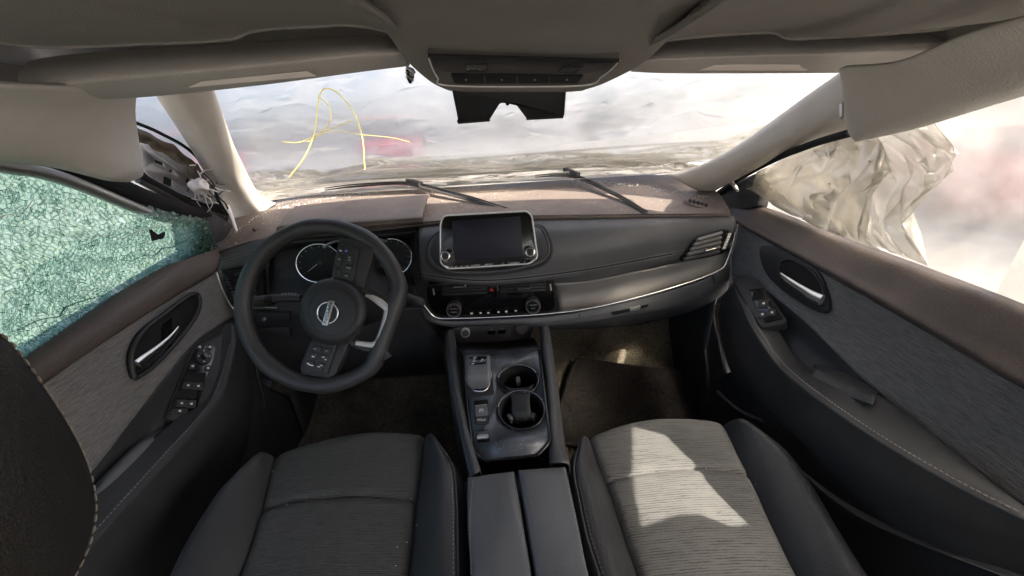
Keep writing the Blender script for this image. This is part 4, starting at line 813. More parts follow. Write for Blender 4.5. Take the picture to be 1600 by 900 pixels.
# ------------------------------------------------------------------ front seats
def seat(label, fb, z, ins_l, ins_r, out_l, out_r, cloth, crease, st_side):
    c = GZ(*fb, z); t = thing('front_seat', V((c.x, c.y - .2, .12)), label, 'car seat', 'front seats')
    k = len(ins_l); nose = [V((0, .016, -.012)), V((0, .026, -.04)), V((0, .018, -.10)), V((0, -.02, -.22)), V((0, -.02, -.34))]
    # cloth insert: rows front to back
    rows = []
    def row(l, r, zz, crown):
        a, b = GZ(*l, zz), GZ(*r, zz)
        return [a.lerp(b, f) + V((0, bow * (1 - (2 * f - 1) ** 2), crown * (1 - (2 * f - 1) ** 2))) for f in (0, .12, .3, .5, .7, .88, 1)]
    bow = .022
    base = [row(l, r, z, .010) for l, r in zip(ins_l, ins_r)]
    for n_ in nose[::-1]: rows.append([p + n_ for p in base[0]])
    rows += base
    cr_y = crease
    def dd(p, u, v):
        d = p.y - (cr_y + .012 * (1 - (2 * u - 1) ** 2)); e = min(u, 1 - u)
        p = p - V((0, 0, .009 * math.exp(-(d / .006) ** 2))) if p.z > z - .03 else p
        p = p - V((0, 0, .010 * math.exp(-(e / .03) ** 2)))
        return p + V((0, 0, .002 * fnoise(p, 18)))
    ins = loft('seat_insert', rows, cloth, t, 40, 110, .006, dd)
    for inn, outp, sg in ((ins_l, out_l, -1), (ins_r, out_r, 1)):
        I = [GZ(*p, z - .004) for p in inn]; O_ = [GZ(*p, z + .022) for p in outp]
        rws = []
        for f, dz in ((0, -.012), (.06, .0), (.3, .018), (.62, .026), (.86, .018), (1, .0)):
            r_ = [a.lerp(b, f) + V((0, 0, dz)) for a, b in zip(I, O_)]
            fr = r_[0]; r_ = [fr + V((0, -.01, -.30)), fr + V((0, .01, -.12)), fr + V((0, .016, -.05)), fr + V((0, .010, -.014))] + r_
            rws.append(r_)
        for dx, dz in ((.010, -.02), (.016, -.06), (.01, -.16), (0, -.36)):
            rws.append([p + V((sg * dx, 0, dz)) for p in rws[5]])
        bo = loft('bolster', rws, M_lea, t, 60, 40, .005)
        pth = crv([a.lerp(b, .93) + V((0, 0, .0135)) for a, b in zip(I, O_)], 70); pth2 = crv([a.lerp(b, .80) + V((0, 0, .0225)) for a, b in zip(I, O_)], 70)
        tube('piping', pth, .0022, M_lea, bo, 6)
        dashes('stitching', [p + V((sg * -.006, 0, .003)) for p in pth], .0045, .0022, .00055, M_thr, bo)
    return t
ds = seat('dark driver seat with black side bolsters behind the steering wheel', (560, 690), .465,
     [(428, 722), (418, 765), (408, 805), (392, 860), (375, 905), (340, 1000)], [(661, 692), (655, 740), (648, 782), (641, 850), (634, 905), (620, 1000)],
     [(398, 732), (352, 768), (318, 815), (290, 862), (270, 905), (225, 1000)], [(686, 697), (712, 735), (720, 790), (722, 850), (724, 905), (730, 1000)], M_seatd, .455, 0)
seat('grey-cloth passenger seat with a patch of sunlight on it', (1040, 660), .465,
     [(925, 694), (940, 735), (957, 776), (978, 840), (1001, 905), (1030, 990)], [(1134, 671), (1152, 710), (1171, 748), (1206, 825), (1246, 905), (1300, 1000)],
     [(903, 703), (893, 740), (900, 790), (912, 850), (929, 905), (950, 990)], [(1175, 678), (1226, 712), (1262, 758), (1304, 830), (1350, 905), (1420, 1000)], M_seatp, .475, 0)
# head restraint of the driver seat, close to the lens
hp = [(-140, 500), (-60, 492), (0, 512), (42, 560), (92, 632), (131, 702), (151, 768), (150, 830), (122, 902), (60, 990), (-60, 1040), (-180, 1000), (-230, 800), (-210, 600)]
ph = PL(G(150, 800, .20), G(0, 515, .22), G(-50, 900, .13))
oo = c2(hp, 64); cx = -20; cy_ = 760; vs_, fs = [], []; k = len(oo)
lay = [(.80, -.10), (.93, -.085), (.99, -.05), (1.0, -.02), (.985, -.006), (.955, .0005), (.945, -.0008), (.935, .001), (.85, .006), (.6, .013), (.3, .017), (.02, .018)]
cen = ph.p(cx, cy_)
for s_, h in lay: vs_ += [cen + (ph.p(x, y) - cen) * s_ + ph.n * h for x, y in oo]
for j in range(len(lay) - 1):
    for i in range(k): fs.append((j * k + i, j * k + (i + 1) % k, (j + 1) * k + (i + 1) % k, (j + 1) * k + i))
M_hr = mat('headrest_leatherette', (.018, .0165, .0155), .6, bump=.5, bscale=600, var=.2)
hr = mk('head_restraint', vs_, fs, M_hr, ds, 80)
pth = [cen + (ph.p(x, y) - cen) * .948 + ph.n * .0015 for x, y in c2(hp, 220)]
dashes('stitching', pth[20:150], .0052, .0022, .0009, mat('tan_thread', (.30, .26, .22), .9), hr)

# ------------------------------------------------------------------ doors
def rowX(pts): return [GX(*p) for p in pts]
# driver door
ld = thing('driver_door', V((-.74, .7, .3)), 'driver door with brown sill, grey cloth panel and shattered window', 'door')
loft('sill_trim', [rowX([(352, 376, -.765), (292, 386, -.775), (205, 434, -.78), (120, 486, -.785), (35, 538, -.79), (-120, 635, -.79)]),
                   rowX([(350, 383, -.745), (294, 393, -.745), (212, 443, -.745), (128, 497, -.745), (45, 550, -.745), (-110, 650, -.745)]),
                   rowX([(346, 402, -.715), (275, 428, -.718), (200, 475, -.72), (120, 528, -.72), (55, 572, -.72), (-100, 672, -.72)]),
                   rowX([(342, 418, -.705), (262, 466, -.71), (190, 512, -.712), (118, 560, -.712), (68, 594, -.712), (-90, 700, -.712)]),
                   rowX([(342, 424, -.715), (262, 471, -.72), (190, 517, -.722), (118, 565, -.722), (70, 599, -.722), (-90, 705, -.722)])], M_brownd, ld, 50, 30, .005)
loft('cloth_panel', [rowX([(345, 420, -.718), (262, 468, -.722), (190, 514, -.724), (118, 562, -.724), (60, 602, -.724), (-90, 704, -.724)]),
                     rowX([(360, 455, -.708), (285, 500, -.712), (215, 552, -.714), (140, 620, -.714), (90, 670, -.714), (-60, 800, -.714)]),
                     rowX([(372, 490, -.70), (310, 530, -.70), (262, 585, -.70), (200, 665, -.70), (150, 730, -.70), (0, 900, -.70)])], M_doorf, ld, 40, 24, .004)
loft('pull_recess', [rowX([(374, 488, -.702), (312, 528, -.702), (264, 583, -.702), (202, 663, -.702), (152, 728, -.702), (0, 900, -.702)]),
                    rowX([(368, 500, -.69), (318, 545, -.69), (280, 620, -.685), (225, 690, -.69), (165, 755, -.69), (10, 920, -.69)]),
                    rowX([(366, 506, -.665), (342, 535, -.66), (305, 640, -.655), (250, 710, -.66), (180, 775, -.655), (20, 940, -.655)])], M_blkp, ld, 40, 20, .004)
A1 = [(366, 508, -.648), (362, 540, -.628), (345, 600, -.618), (322, 642, -.615), (250, 722, -.612), (150, 832, -.608), (20, 980, -.605)]
loft('armrest', [rowX([(352, 506, -.675), (338, 530, -.672), (312, 600, -.665), (290, 640, -.66), (222, 700, -.665), (150, 760, -.668), (20, 900, -.668)]),
                 rowX([(360, 504, -.658), (354, 530, -.648), (334, 595, -.64), (312, 637, -.635), (238, 710, -.635), (145, 800, -.635), (10, 940, -.635)]),
                 rowX(A1),
                 rowX([(372, 516, -.642), (370, 548, -.620), (356, 612, -.608), (335, 655, -.605), (262, 735, -.602), (162, 850, -.60), (30, 990, -.60)]),
                 rowX([(384, 540, -.645), (384, 580, -.625), (372, 650, -.612), (350, 700, -.61), (285, 785, -.607), (195, 905, -.605), (60, 1030, -.605)]),
                 rowX([(392, 560, -.67), (394, 620, -.665), (386, 690, -.66), (366, 745, -.66), (310, 840, -.66), (240, 960, -.66), (90, 1100, -.66)])], M_lea, ld, 60, 40, .004)
for d in (-3, 3): dashes('stitching', crv([GX(x + d, y + d * .4, X + .0016) for x, y, X in A1[1:]], 120), .0045, .0022, .00055, M_thr, ld)
loft('lower_panel', [rowX([(385, 500, -.70), (392, 560, -.69), (380, 690, -.68), (310, 840, -.67), (90, 1090, -.67)]), rowX([(400, 560, -.69), (410, 620, -.68), (400, 740, -.66), (340, 900, -.66), (130, 1150, -.66)]), rowX([(412, 600, -.68), (418, 660, -.67), (405, 790, -.65), (370, 950, -.65), (200, 1200, -.65)]), [V((-.65, 1.1, .12)), V((-.65, .9, .12)), V((-.645, .6, .12)), V((-.64, .4, .12)), V((-.64, .1, .12))]], M_blkp, ld, 40, 24, .004)
loft('kick_trim', [[V((-.70, 1.05, .70)), V((-.70, 1.25, .70)), V((-.70, 1.45, .70))], [V((-.67, 1.0, .4)), V((-.66, 1.2, .4)), V((-.66, 1.45, .4))], [V((-.64, .95, .1)), V((-.62, 1.2, .1)), V((-.62, 1.45, .1))]], M_blkp, ld, 12, 12, .004)
# inner handle
pf = PL(GX(340, 425, -.712), GX(100, 575, -.716), GX(262, 575, -.70))
hb_ = plate('handle_cup', pf, c2([(210, 588), (206, 555), (222, 520), (258, 490), (298, 461), (311, 464), (308, 490), (280, 530), (240, 572), (220, 586)], 50), .006, .02, M_void, ld, .001)
tube('cup_rim', pf.l(c2([(210, 588), (206, 555), (222, 520), (258, 490), (298, 461), (311, 464), (308, 490), (280, 530), (240, 572), (220, 586)], 50), .008), .0048, M_blkp, hb_, 8, closed=True)
tube('lever', pf.l([(216, 571), (226, 563), (240, 553), (255, 540), (268, 527), (280, 511)], .018), [.012, .012, .0115, .009, .0065, .003], M_chr, hb_, 12, 30, flat=pf.n)
plate('lock_tab', pf, rnd([(252, 508), (270, 495), (268, 540), (252, 552)], 3), .0075, .004, M_gloss, hb_, .001)
# switch panel on the armrest
pz = PL(GX(352, 512, -.672), GX(268, 648, -.68), GX(330, 640, -.628))
sp_ = plate('switch_panel', pz, rnd([(300, 545), (312, 538), (352, 520), (360, 526), (352, 560), (318, 640), (300, 662), (258, 655), (262, 640)], 6), .012, .02, M_blkp, ld, .002)
plate('switch_surround', pz, rnd([(304, 546), (316, 538), (338, 540), (334, 560), (304, 648), (264, 646), (268, 630)], 6), .0135, .003, M_gloss, sp_, .0008)
mk_ = plate('mirror_dial', pz, ell(319, 556, 12, 12, 28), .019, .006, M_blkp, sp_, .001)
plate('dial_face', pz, ell(319, 556, 6, 6, 16), .0195, .002, M_gloss, mk_, .0005)
for a in range(4): plate('print', pz, ell(319 + 8.5 * math.cos(a * 1.57), 556 + 8.5 * math.sin(a * 1.57), 1.1, 1.1, 8), .0195, .0005, M_white, mk_, .0001)
def sws(pl, par, specs, h, dm):
    for (x, y, a, b, well) in specs:
        if well: plate('switch_well', pl, rnd([(x - a, y - b), (x + a, y - b - 1), (x + a - 2, y + b), (x - a - 2, y + b)], 1.5), h - .002, .003, M_void, par, .0003)
        else:
            s_ = plate('window_switch', pl, rnd([(x - a, y - b), (x + a, y - b - .5), (x + a - 1.5, y + b), (x - a - 1.5, y + b)], 1.5), h, .004, M_blkp, par, .0008)
            plate('print', pl, rnd([(x - 2, y - 1), (x + 2, y - 2), (x + 2, y + 1.5), (x - 2, y + 1)], .6), h + .0005, .0008, dm, s_, .0001)
sws(pz, sp_, [(312, 542, 4.5, 3.5, 0), (328, 542, 4.5, 3.5, 0), (301, 572, 4.5, 4, 0), (325, 575, 4.5, 4, 0), (306, 589, 16, 6, 1), (294, 602, 8, 5.5, 0), (310, 603, 8, 5.5, 0), (293, 616, 16, 6, 1), (284, 630, 8, 5.5, 0), (299, 631, 8, 5.5, 0), (281, 642, 13, 3.5, 0)], .017, M_white)
loft('pull_pad', [rowX([(262, 668, -.69), (230, 680, -.69), (170, 735, -.69), (100, 810, -.69)]), rowX([(240, 682, -.665), (215, 700, -.665), (165, 750, -.66), (100, 830, -.66)]), rowX([(262, 705, -.64), (235, 722, -.64), (170, 780, -.64), (105, 860, -.64)])], M_armr, ld, 20, 16, .004)
# mirror corner, window frame strip, black seals
ms = PL(GX(290, 350, -.745), GX(352, 350, -.735), GX(320, 385, -.735))
plate('mirror_corner', ms, rnd([(284, 345), (330, 330), (366, 352), (352, 374), (318, 392), (292, 390)], 5), .006, .03, M_blkp, ld, .004)
tube('window_frame', rowX([(-160, 222, -.72), (0, 258, -.72), (60, 268, -.72), (120, 287, -.725), (190, 316, -.73), (240, 336, -.735), (270, 344, -.74), (300, 343, -.745)]), [.012, .012, .012, .012, .012, .011, .009, .006], M_sil, ld, 12, 60)
tube('window_seal', rowX([(-160, 205, -.74), (0, 247, -.74), (70, 254, -.74), (150, 278, -.74), (230, 312, -.745), (300, 333, -.75), (350, 342, -.75)]), [.016, .016, .018, .022, .022, .018, .012], M_void, ld, 12, 60)
# shattered pane: thousands of crazed shards on a sagging film
M_shard = bpy.data.materials.new('crazed_green_glass'); M_shard.use_nodes = True; t_ = M_shard.node_tree; t_.nodes.remove(t_.nodes['Principled BSDF'])
L_ = t_.links.new; oi = N(t_, 'ShaderNodeNewGeometry'); cr_ = N(t_, 'ShaderNodeValToRGB')
cr_.color_ramp.elements[0].color = (.30, .48, .42, 1); cr_.color_ramp.elements[1].color = (.76, .87, .82, 1); L_(oi.outputs['Random Per Island'], cr_.inputs[0])
tl = N(t_, 'ShaderNodeBsdfTranslucent'); L_(cr_.outputs[0], tl.inputs[0]); tr = N(t_, 'ShaderNodeBsdfTransparent'); tr.inputs[0].default_value = (.67, .81, .75, 1)
gl = N(t_, 'ShaderNodeBsdfGlossy', i_Roughness=.08); x1 = N(t_, 'ShaderNodeMixShader'); x1.inputs[0].default_value = .74; L_(tl.outputs[0], x1.inputs[1]); L_(tr.outputs[0], x1.inputs[2])
x2 = N(t_, 'ShaderNodeMixShader'); x2.inputs[0].default_value = .12; L_(x1.outputs[0], x2.inputs[1]); L_(gl.outputs[0], x2.inputs[2]); L_(x2.outputs[0], t_.nodes['Material Output'].inputs[0])
# pane surface: parametrised (s along the door, r up)
def pane(s, r_):
    p = V((-.765 - .004 * r_, 1.12 - s, .70 + r_ * .42)); 
    a = .045 * fnoise(p, 3.2, 3) + .026 * (1 - 2 * abs(fnoise(V((p.x, p.y * .6 + p.z * 1.2, p.z - p.y * .4)), 5, 6))) * math.sin(math.pi * min(1, r_))
    return p + V((a, 0, 0))
fr_ = rowX([(-160, 222, -.72), (0, 258, -.72), (60, 268, -.72), (120, 287, -.725), (190, 316, -.73), (240, 336, -.735), (270, 344, -.74), (300, 346, -.745), (330, 380, -.745)])
def ztop(y):
    if y <= fr_[0].y: return fr_[0].z
    for a, b in zip(fr_, fr_[1:]):
        if a.y <= y <= b.y: return a.z + (b.z - a.z) * (y - a.y) / max(1e-6, b.y - a.y)
    return 0
rs = random.Random(3); pts = []
n_ = 8500
def dens(x, y): return .5 + .5 * noise.noise(V((x * 5, y * 5, 2)))
while len(pts) < n_:
    x, y = rs.uniform(0, .95), rs.uniform(0, 1.0)
    if rs.random() < .25 + .75 * dens(x, y * .42): pts.append((x, y))
from mathutils import Vector
res = delaunay_2d_cdt([Vector((x, y * .42)) for x, y in pts], [], [], 0, 1e-6); vco, tris = res[0], res[2]
cent = []; adj = {}
for f in tris:
    a, b, c = (vco[i] for i in f); d = 2 * (a.x * (b.y - c.y) + b.x * (c.y - a.y) + c.x * (a.y - b.y))
    if abs(d) < 1e-9: cent.append((a + b + c) / 3)
    else:
        ux = ((a.length_squared) * (b.y - c.y) + b.length_squared * (c.y - a.y) + c.length_squared * (a.y - b.y)) / d
        uy = ((a.length_squared) * (c.x - b.x) + b.length_squared * (a.x - c.x) + c.length_squared * (b.x - a.x)) / d
        cent.append(Vector((ux, uy)))
    for i in f: adj.setdefault(i, []).append(len(cent) - 1)
vs_, fs = [], []
for i, L2 in adj.items():
    c = vco[i]
    if len(L2) < 3 or not (.01 < c.x < .94 and .005 < c.y < .415): continue
    pc_ = pane(c.x, c.y / .42)
    if pc_.z > ztop(pc_.y) + .01: continue
    q = [cent[j] for j in L2]
    if max((e - c).length for e in q) > .03: continue
    q.sort(key=lambda e: math.atan2(e.y - c.y, e.x - c.x)); sh = rs.uniform(.965, .99); b0 = len(vs_); tilt = V((0, rs.gauss(0, .10), rs.gauss(0, .10)))
    top_ = []
    for e in q:
        e2 = c + (e - c) * sh; p = pane(e2.x, e2.y / .42); p.x += tilt.y * (e2.x - c.x) + tilt.z * (e2.y - c.y) + .002; top_.append(p)
    kq = len(q); vs_ += top_ + [p + V((-.003, 0, 0)) for p in top_]
    fs.append(tuple(range(b0, b0 + kq))); fs.append(tuple(range(b0 + kq, b0 + 2 * kq))[::-1])
    for j in range(kq): fs.append((b0 + j, b0 + kq + j, b0 + kq + (j + 1) % kq, b0 + (j + 1) % kq))
o = mk('shattered_glass', vs_, fs, M_shard, ld, smooth=False); o['kind'] = 'stuff'; o['label'] = 'crazed green safety glass still hanging in the frame'
# crack lines: every shard edge is a hairline ridge
M_crack = mat('crack_edge', (.06, .19, .165), .3); M_crackw = mat('bright_crack_edge', (.80, .90, .87), .3)
tri_of = {}
for ti, f in enumerate(tris):
    for i in range(3): tri_of.setdefault(tuple(sorted((f[i], f[(i + 1) % 3]))), []).append(ti)
for mt_, sel, nm in ((M_crack, 0, 'crack_lines'), (M_crackw, 1, 'bright_cracks')):
    vs_, fs = [], []; r2 = random.Random(11)
    for e, tt in tri_of.items():
        pick = r2.random(); wd_ = r2.choice((.0003, .0004, .0005, .0007, .0011))
        if len(tt) < 2: continue
        a, b = cent[tt[0]], cent[tt[1]]
        if not (.01 < a.x < .94 and .005 < a.y < .415 and .01 < b.x < .94 and .005 < b.y < .415): continue
        big = noise.noise(V((a.x * 6, a.y * 6, 5)))
        if (pick < .72) == (sel == 1) or (sel == 1 and pick > .80 + .15 * big) or (sel == 0 and pick > .55 + .5 * big): continue
        p, q = pane(a.x, a.y / .42), pane(b.x, b.y / .42)
        if p.z > ztop(p.y) or q.z > ztop(q.y) or (p - q).length > .03 or (p - q).length < 1e-4: continue
        p.x += .0035; q.x += .0035; t3 = (q - p).normalized(); w3 = t3.cross(V((1, 0, 0))).normalized() * wd_ / 2; k = len(vs_)
        vs_ += [p + w3, q + w3, q - w3, p - w3, (p + V((.0006, 0, 0))), (q + V((.0006, 0, 0)))]; fs += [(k, k + 1, k + 5, k + 4), (k + 4, k + 5, k + 2, k + 3), (k + 3, k + 2, k + 1, k)]
    mk(nm, vs_, fs, mt_, o, smooth=False)['kind'] = 'stuff'
r5 = random.Random(8)
for k in range(16):
    s0, r0 = r5.uniform(.05, .8), r5.uniform(.1, .9); an = r5.uniform(-.5, .9); P_ = []
    for j in range(9):
        s1, r1 = s0 + j * .022 * math.cos(an) + r5.gauss(0, .004), r0 + j * .05 * math.sin(an) + r5.gauss(0, .012)
        q = pane(s1, r1)
        if 0 < s1 < .93 and 0 < r1 < 1 and q.z < ztop(q.y) - .01: P_.append(q + V((.004, 0, 0)))
    if len(P_) > 3: tube('long_crack', P_, [.0006, .0014, .0006], M_crackw if k % 3 else M_crack, o, 4)
plate('torn_tab', PL(pane(.2, .5), pane(.3, .5), pane(.2, .7)), c2([(236, 358), (247, 366), (258, 362), (256, 372), (248, 374), (240, 376), (238, 368)], 20), .03, .004, M_void, ld, .0006)

# passenger door
rd = thing('passenger_door', V((.74, .7, .3)), 'passenger door with brown sill, grey cloth panel and stitched armrest', 'door')
loft('sill_trim', [rowX([(1136, 318, .76), (1190, 322, .775), (1300, 363, .785), (1450, 418, .79), (1600, 475, .79), (1800, 560, .79)]),
                   rowX([(1136, 325, .745), (1187, 331, .755), (1297, 374, .76), (1445, 432, .762), (1595, 492, .762), (1795, 585, .762)]),
                   rowX([(1138, 334, .725), (1180, 350, .728), (1292, 405, .733), (1430, 475, .735), (1590, 560, .735), (1790, 670, .735)]),
                   rowX([(1147, 343, .715), (1178, 361, .715), (1288, 421, .72), (1425, 498, .722), (1592, 596, .722), (1790, 710, .722)]),
                   rowX([(1146, 347, .725), (1178, 366, .727), (1287, 427, .73), (1423, 505, .732), (1590, 603, .732), (1788, 718, .732)])], M_brownd, rd, 50, 30, .005)
loft('cloth_panel', [rowX([(1144, 340, .728), (1178, 362, .728), (1287, 422, .732), (1423, 500, .735), (1590, 600, .735), (1788, 715, .735)]),
                     rowX([(1143, 385, .716), (1175, 405, .718), (1270, 465, .72), (1400, 560, .722), (1580, 690, .722), (1780, 830, .722)]),
                     rowX([(1144, 428, .70), (1190, 450, .70), (1255, 500, .70), (1330, 575, .70), (1440, 672, .70), (1600, 792, .70), (1800, 930, .70)])], M_doorf, rd, 50, 24, .004)
loft('pull_recess', [rowX([(1142, 427, .702), (1188, 448, .702), (1253, 497, .702), (1330, 573, .702), (1440, 670, .702), (1600, 790, .702), (1800, 930, .702)]),
                     rowX([(1146, 434, .69), (1190, 470, .69), (1245, 530, .69), (1320, 595, .69), (1430, 690, .69), (1600, 800, .69), (1800, 935, .69)]),
                     rowX([(1150, 440, .665), (1195, 515, .66), (1240, 570, .66), (1310, 618, .66), (1420, 705, .66), (1600, 806, .66), (1800, 940, .66)])], M_blkp, rd, 50, 16, .004)
B1 = [(1146, 440, .655), (1165, 478, .635), (1186, 520, .62), (1230, 578, .615), (1340, 660, .612), (1475, 742, .61), (1600, 806, .61), (1800, 905, .61)]
loft('armrest', [rowX([(1152, 431, .68), (1180, 455, .675), (1215, 515, .665), (1262, 575, .66), (1375, 618, .685), (1490, 705, .69), (1600, 790, .695), (1800, 920, .695)]),
                 rowX([(1147, 433, .668), (1170, 462, .655), (1198, 512, .645), (1244, 574, .635), (1358, 645, .645), (1482, 725, .645), (1600, 798, .645), (1800, 915, .645)]),
                 rowX(B1),
                 rowX([(1142, 446, .65), (1158, 485, .625), (1178, 528, .61), (1222, 590, .605), (1330, 672, .602), (1466, 755, .60), (1600, 820, .60), (1800, 920, .60)]),
                 rowX([(1128, 466, .65), (1140, 520, .625), (1160, 570, .61), (1200, 640, .607), (1310, 730, .605), (1450, 810, .605), (1600, 858, .605), (1800, 960, .605)]),
                 rowX([(1122, 490, .672), (1130, 545, .66), (1150, 600, .655), (1190, 675, .65), (1300, 770, .65), (1450, 850, .65), (1600, 900, .65), (1800, 1000, .65)])], M_lea, rd, 70, 40, .004)
for d in (-3, 3): dashes('stitching', crv([GX(x + d, y - d * .5, X - .0016) for x, y, X in B1[1:]], 140), .0045, .0022, .00055, M_thr, rd)
loft('lower_panel', [rowX([(1112, 470, .70), (1120, 520, .69), (1150, 620, .675), (1300, 780, .665), (1600, 915, .665), (1850, 1040, .665)]), rowX([(1100, 500, .68), (1108, 560, .67), (1130, 650, .66), (1260, 810, .655), (1560, 980, .655), (1850, 1120, .655)]), rowX([(1092, 530, .665), (1098, 580, .655), (1115, 670, .645), (1230, 830, .645), (1520, 1040, .645), (1850, 1200, .645)]), [V((.65, 1.15, .12)), V((.65, 1.0, .12)), V((.645, .8, .12)), V((.64, .6, .12)), V((.64, .35, .12)), V((.64, .1, .12))]], M_blkp, rd, 50, 24, .004)
loft('kick_trim', [[V((.70, 1.05, .70)), V((.70, 1.25, .70)), V((.70, 1.45, .70))], [V((.67, 1.0, .4)), V((.66, 1.2, .4)), V((.66, 1.45, .4))], [V((.64, .95, .1)), V((.62, 1.2, .1)), V((.62, 1.45, .1))]], M_blkp, rd, 12, 12, .004)
pl_ = PL(GX(1130, 600, .650), GX(1250, 680, .648), GX(1180, 620, .655))
po = plate('door_pocket', pl_, c2([(1128, 588), (1160, 580), (1195, 598), (1225, 630), (1250, 665), (1240, 675), (1200, 662), (1150, 640), (1130, 618)], 40), .012, .01, M_void, rd, .001)
tube('pocket_lip', pl_.l(c2([(1122, 612), (1128, 618), (1134, 624), (1160, 644), (1205, 664), (1250, 690)], 30, False), .014), .004, M_armr, po, 8)
pf = PL(GX(1178, 400, .716), GX(1400, 540, .72), GX(1250, 480, .705))
hc_ = c2([(1186, 388), (1205, 384), (1245, 399), (1278, 424), (1290, 452), (1293, 480), (1282, 488), (1258, 478), (1222, 454), (1194, 424)], 50)
hb_ = plate('handle_plate', pf, hc_, .006, .02, M_blkp, rd, .003)
inn = c2([(1219, 412), (1236, 406), (1268, 424), (1284, 446), (1288, 472), (1280, 476), (1252, 462), (1228, 440), (1219, 428)], 40)
plate('handle_cup', pf, inn, .0075, .004, M_void, hb_, .0005); tube('cup_rim', pf.l(inn, .008), .003, M_blkp, hb_, 8, closed=True)
tube('lever', pf.l([(1219, 428), (1230, 437), (1245, 447), (1256, 454), (1268, 462), (1284, 469)], .018), [.004, .007, .008, .009, .0115, .0115], M_chr, hb_, 12, 30, flat=pf.n)
pz = PL(GX(1160, 440, .668), GX(1215, 505, .665), GX(1175, 500, .63))
sp_ = plate('switch_panel', pz, rnd([(1146, 440), (1156, 431), (1186, 438), (1230, 500), (1226, 506), (1190, 512)], 5), .010, .02, M_blkp, rd, .002)
plate('switch_surround', pz, rnd([(1170, 452), (1192, 449), (1224, 498), (1194, 505)], 4), .0115, .002, M_gloss, sp_, .0006)
sws(pz, sp_, [(1185, 463, 8, 6, 1), (1193, 474, 8, 6, 0), (1191, 491, 6, 5, 0), (1206, 488, 6, 5, 0)], .0145, M_white)
loft('pull_pad', [rowX([(1268, 566, .69), (1300, 572, .695), (1340, 592, .695), (1372, 612, .695)]), rowX([(1276, 574, .66), (1300, 588, .665), (1335, 605, .668), (1368, 618, .67)]), rowX([(1262, 588, .64), (1290, 603, .645), (1325, 620, .65), (1362, 632, .65)])], M_lea, rd, 20, 16, .004)
ms = PL(GX(1120, 300, .75), GX(1195, 290, .765), GX(1160, 322, .75))
plate('mirror_corner', ms, rnd([(1098, 312), (1112, 303), (1150, 284), (1198, 262), (1192, 285), (1183, 322), (1160, 328), (1140, 322)], 4), .0, .03, M_blkp, rd, .004)
tube('window_seal', rowX([(1122, 302, .745), (1160, 276, .745), (1210, 249, .74), (1270, 225, .735), (1330, 207, .72)]), .008, M_void, rd, 10, 40)
tube('window_seal', rowX([(1184, 323, .772), (1188, 300, .772), (1198, 268, .772)]), .006, M_void, rd, 10, 20)
tube('loose_clip', rowX([(1143, 285, .735), (1148, 291, .732), (1153, 298, .73)]), [.006, .005, .004], M_label, rd, 10, 10)

# rear doors' stub and centre pillars behind the lens keep the cabin closed at the sides
for s_, lb in ((-1, 'driver'), (1, 'passenger')):
    tp_ = thing('centre_pillar', V((s_ * .72, -.2, .1)), 'beige centre pillar trim behind the %s door' % lb, 'pillar trim', 'centre pillars')
    loft('trim', [[V((s_ * x, y, z)) for y in (-.16, -.22, -.30)] for x, z in ((.58, 1.20), (.66, 1.05), (.72, .85), (.73, .5), (.72, .1))], M_pillar, tp_, 8, 20, .02)

# ------------------------------------------------------------------ torn frame at the driver-side pillar
tf = thing('torn_window_frame', G(290, 280, 1.06), 'bent metal frame with torn seal beside the driver-side pillar', 'metal frame')
pb = PL(G(225, 240, .98), G(330, 310, 1.12), G(260, 290, 1.02))
br = [(216, 222), (240, 228), (300, 258), (330, 296), (340, 318), (322, 318), (280, 302), (236, 278), (222, 266)]
holes = [rnd([(240, 248), (254, 254), (254, 259), (240, 253)], 1), ell(266, 266, 3.2, 4, 14), rnd([(254, 274), (268, 280), (267, 292), (253, 286)], 2), ell(292, 282, 4, 5, 14)]
lo = [pb.l(rnd(br, 4))] + [pb.l(h) for h in holes]; allp = [p for r in lo for p in r]
A2 = [[V(((p - pb.o).dot(pb.ux), (p - pb.o).dot(pb.uy), 0)) for p in r] for r in lo]; bm = bmesh.new(); vv = [bm.verts.new(p) for p in allp]
for tri in tessellate_polygon(A2):
    try: bm.faces.new([vv[i] for i in tri])
    except ValueError: pass
frombm('bracket', bm, M_steel, tf).modifiers.new('thickness', 'SOLIDIFY').thickness = .004
plate('backing', pb, rnd([(212, 212), (250, 222), (310, 258), (345, 310), (372, 350), (330, 345), (280, 325), (228, 292)], 5), -.03, .01, M_void, tf)
def rag(p, u, v): return p + V((.010 * fnoise(p, 30, 1), .012 * fnoise(p, 22, 5), .012 * fnoise(p, 28, 9)))
loft('torn_seal', [[G(210, 198, .92), G(245, 214, .97), G(285, 238, 1.02), (G(315, 268, 1.06)), G(340, 300, 1.10)], [G(212, 208, .90), G(245, 224, .955), G(282, 246, 1.005), G(310, 276, 1.045), G(334, 306, 1.085)], [G(214, 218, .92), G(245, 234, .97), G(280, 256, 1.02), G(305, 284, 1.06), G(328, 312, 1.09)]], M_torn, tf, 60, 14, .004, rag)
tube('frame_rail', [G(205, 268, .90), G(250, 296, .98), G(300, 322, 1.05), G(350, 344, 1.10)], [.012, .013, .012, .01], M_void, tf, 10, 30)
tube('frame_rail', [G(215, 282, .90), G(255, 303, .97), G(305, 330, 1.04), G(352, 352, 1.08)], [.006, .008, .007, .006], M_rub, tf, 10, 30)
tube('edge_strip', [G(208, 190, .94), G(250, 208, .99), G(300, 238, 1.05), G(345, 290, 1.12)], .004, M_void, tf, 8, 30)
rs = random.Random(5)
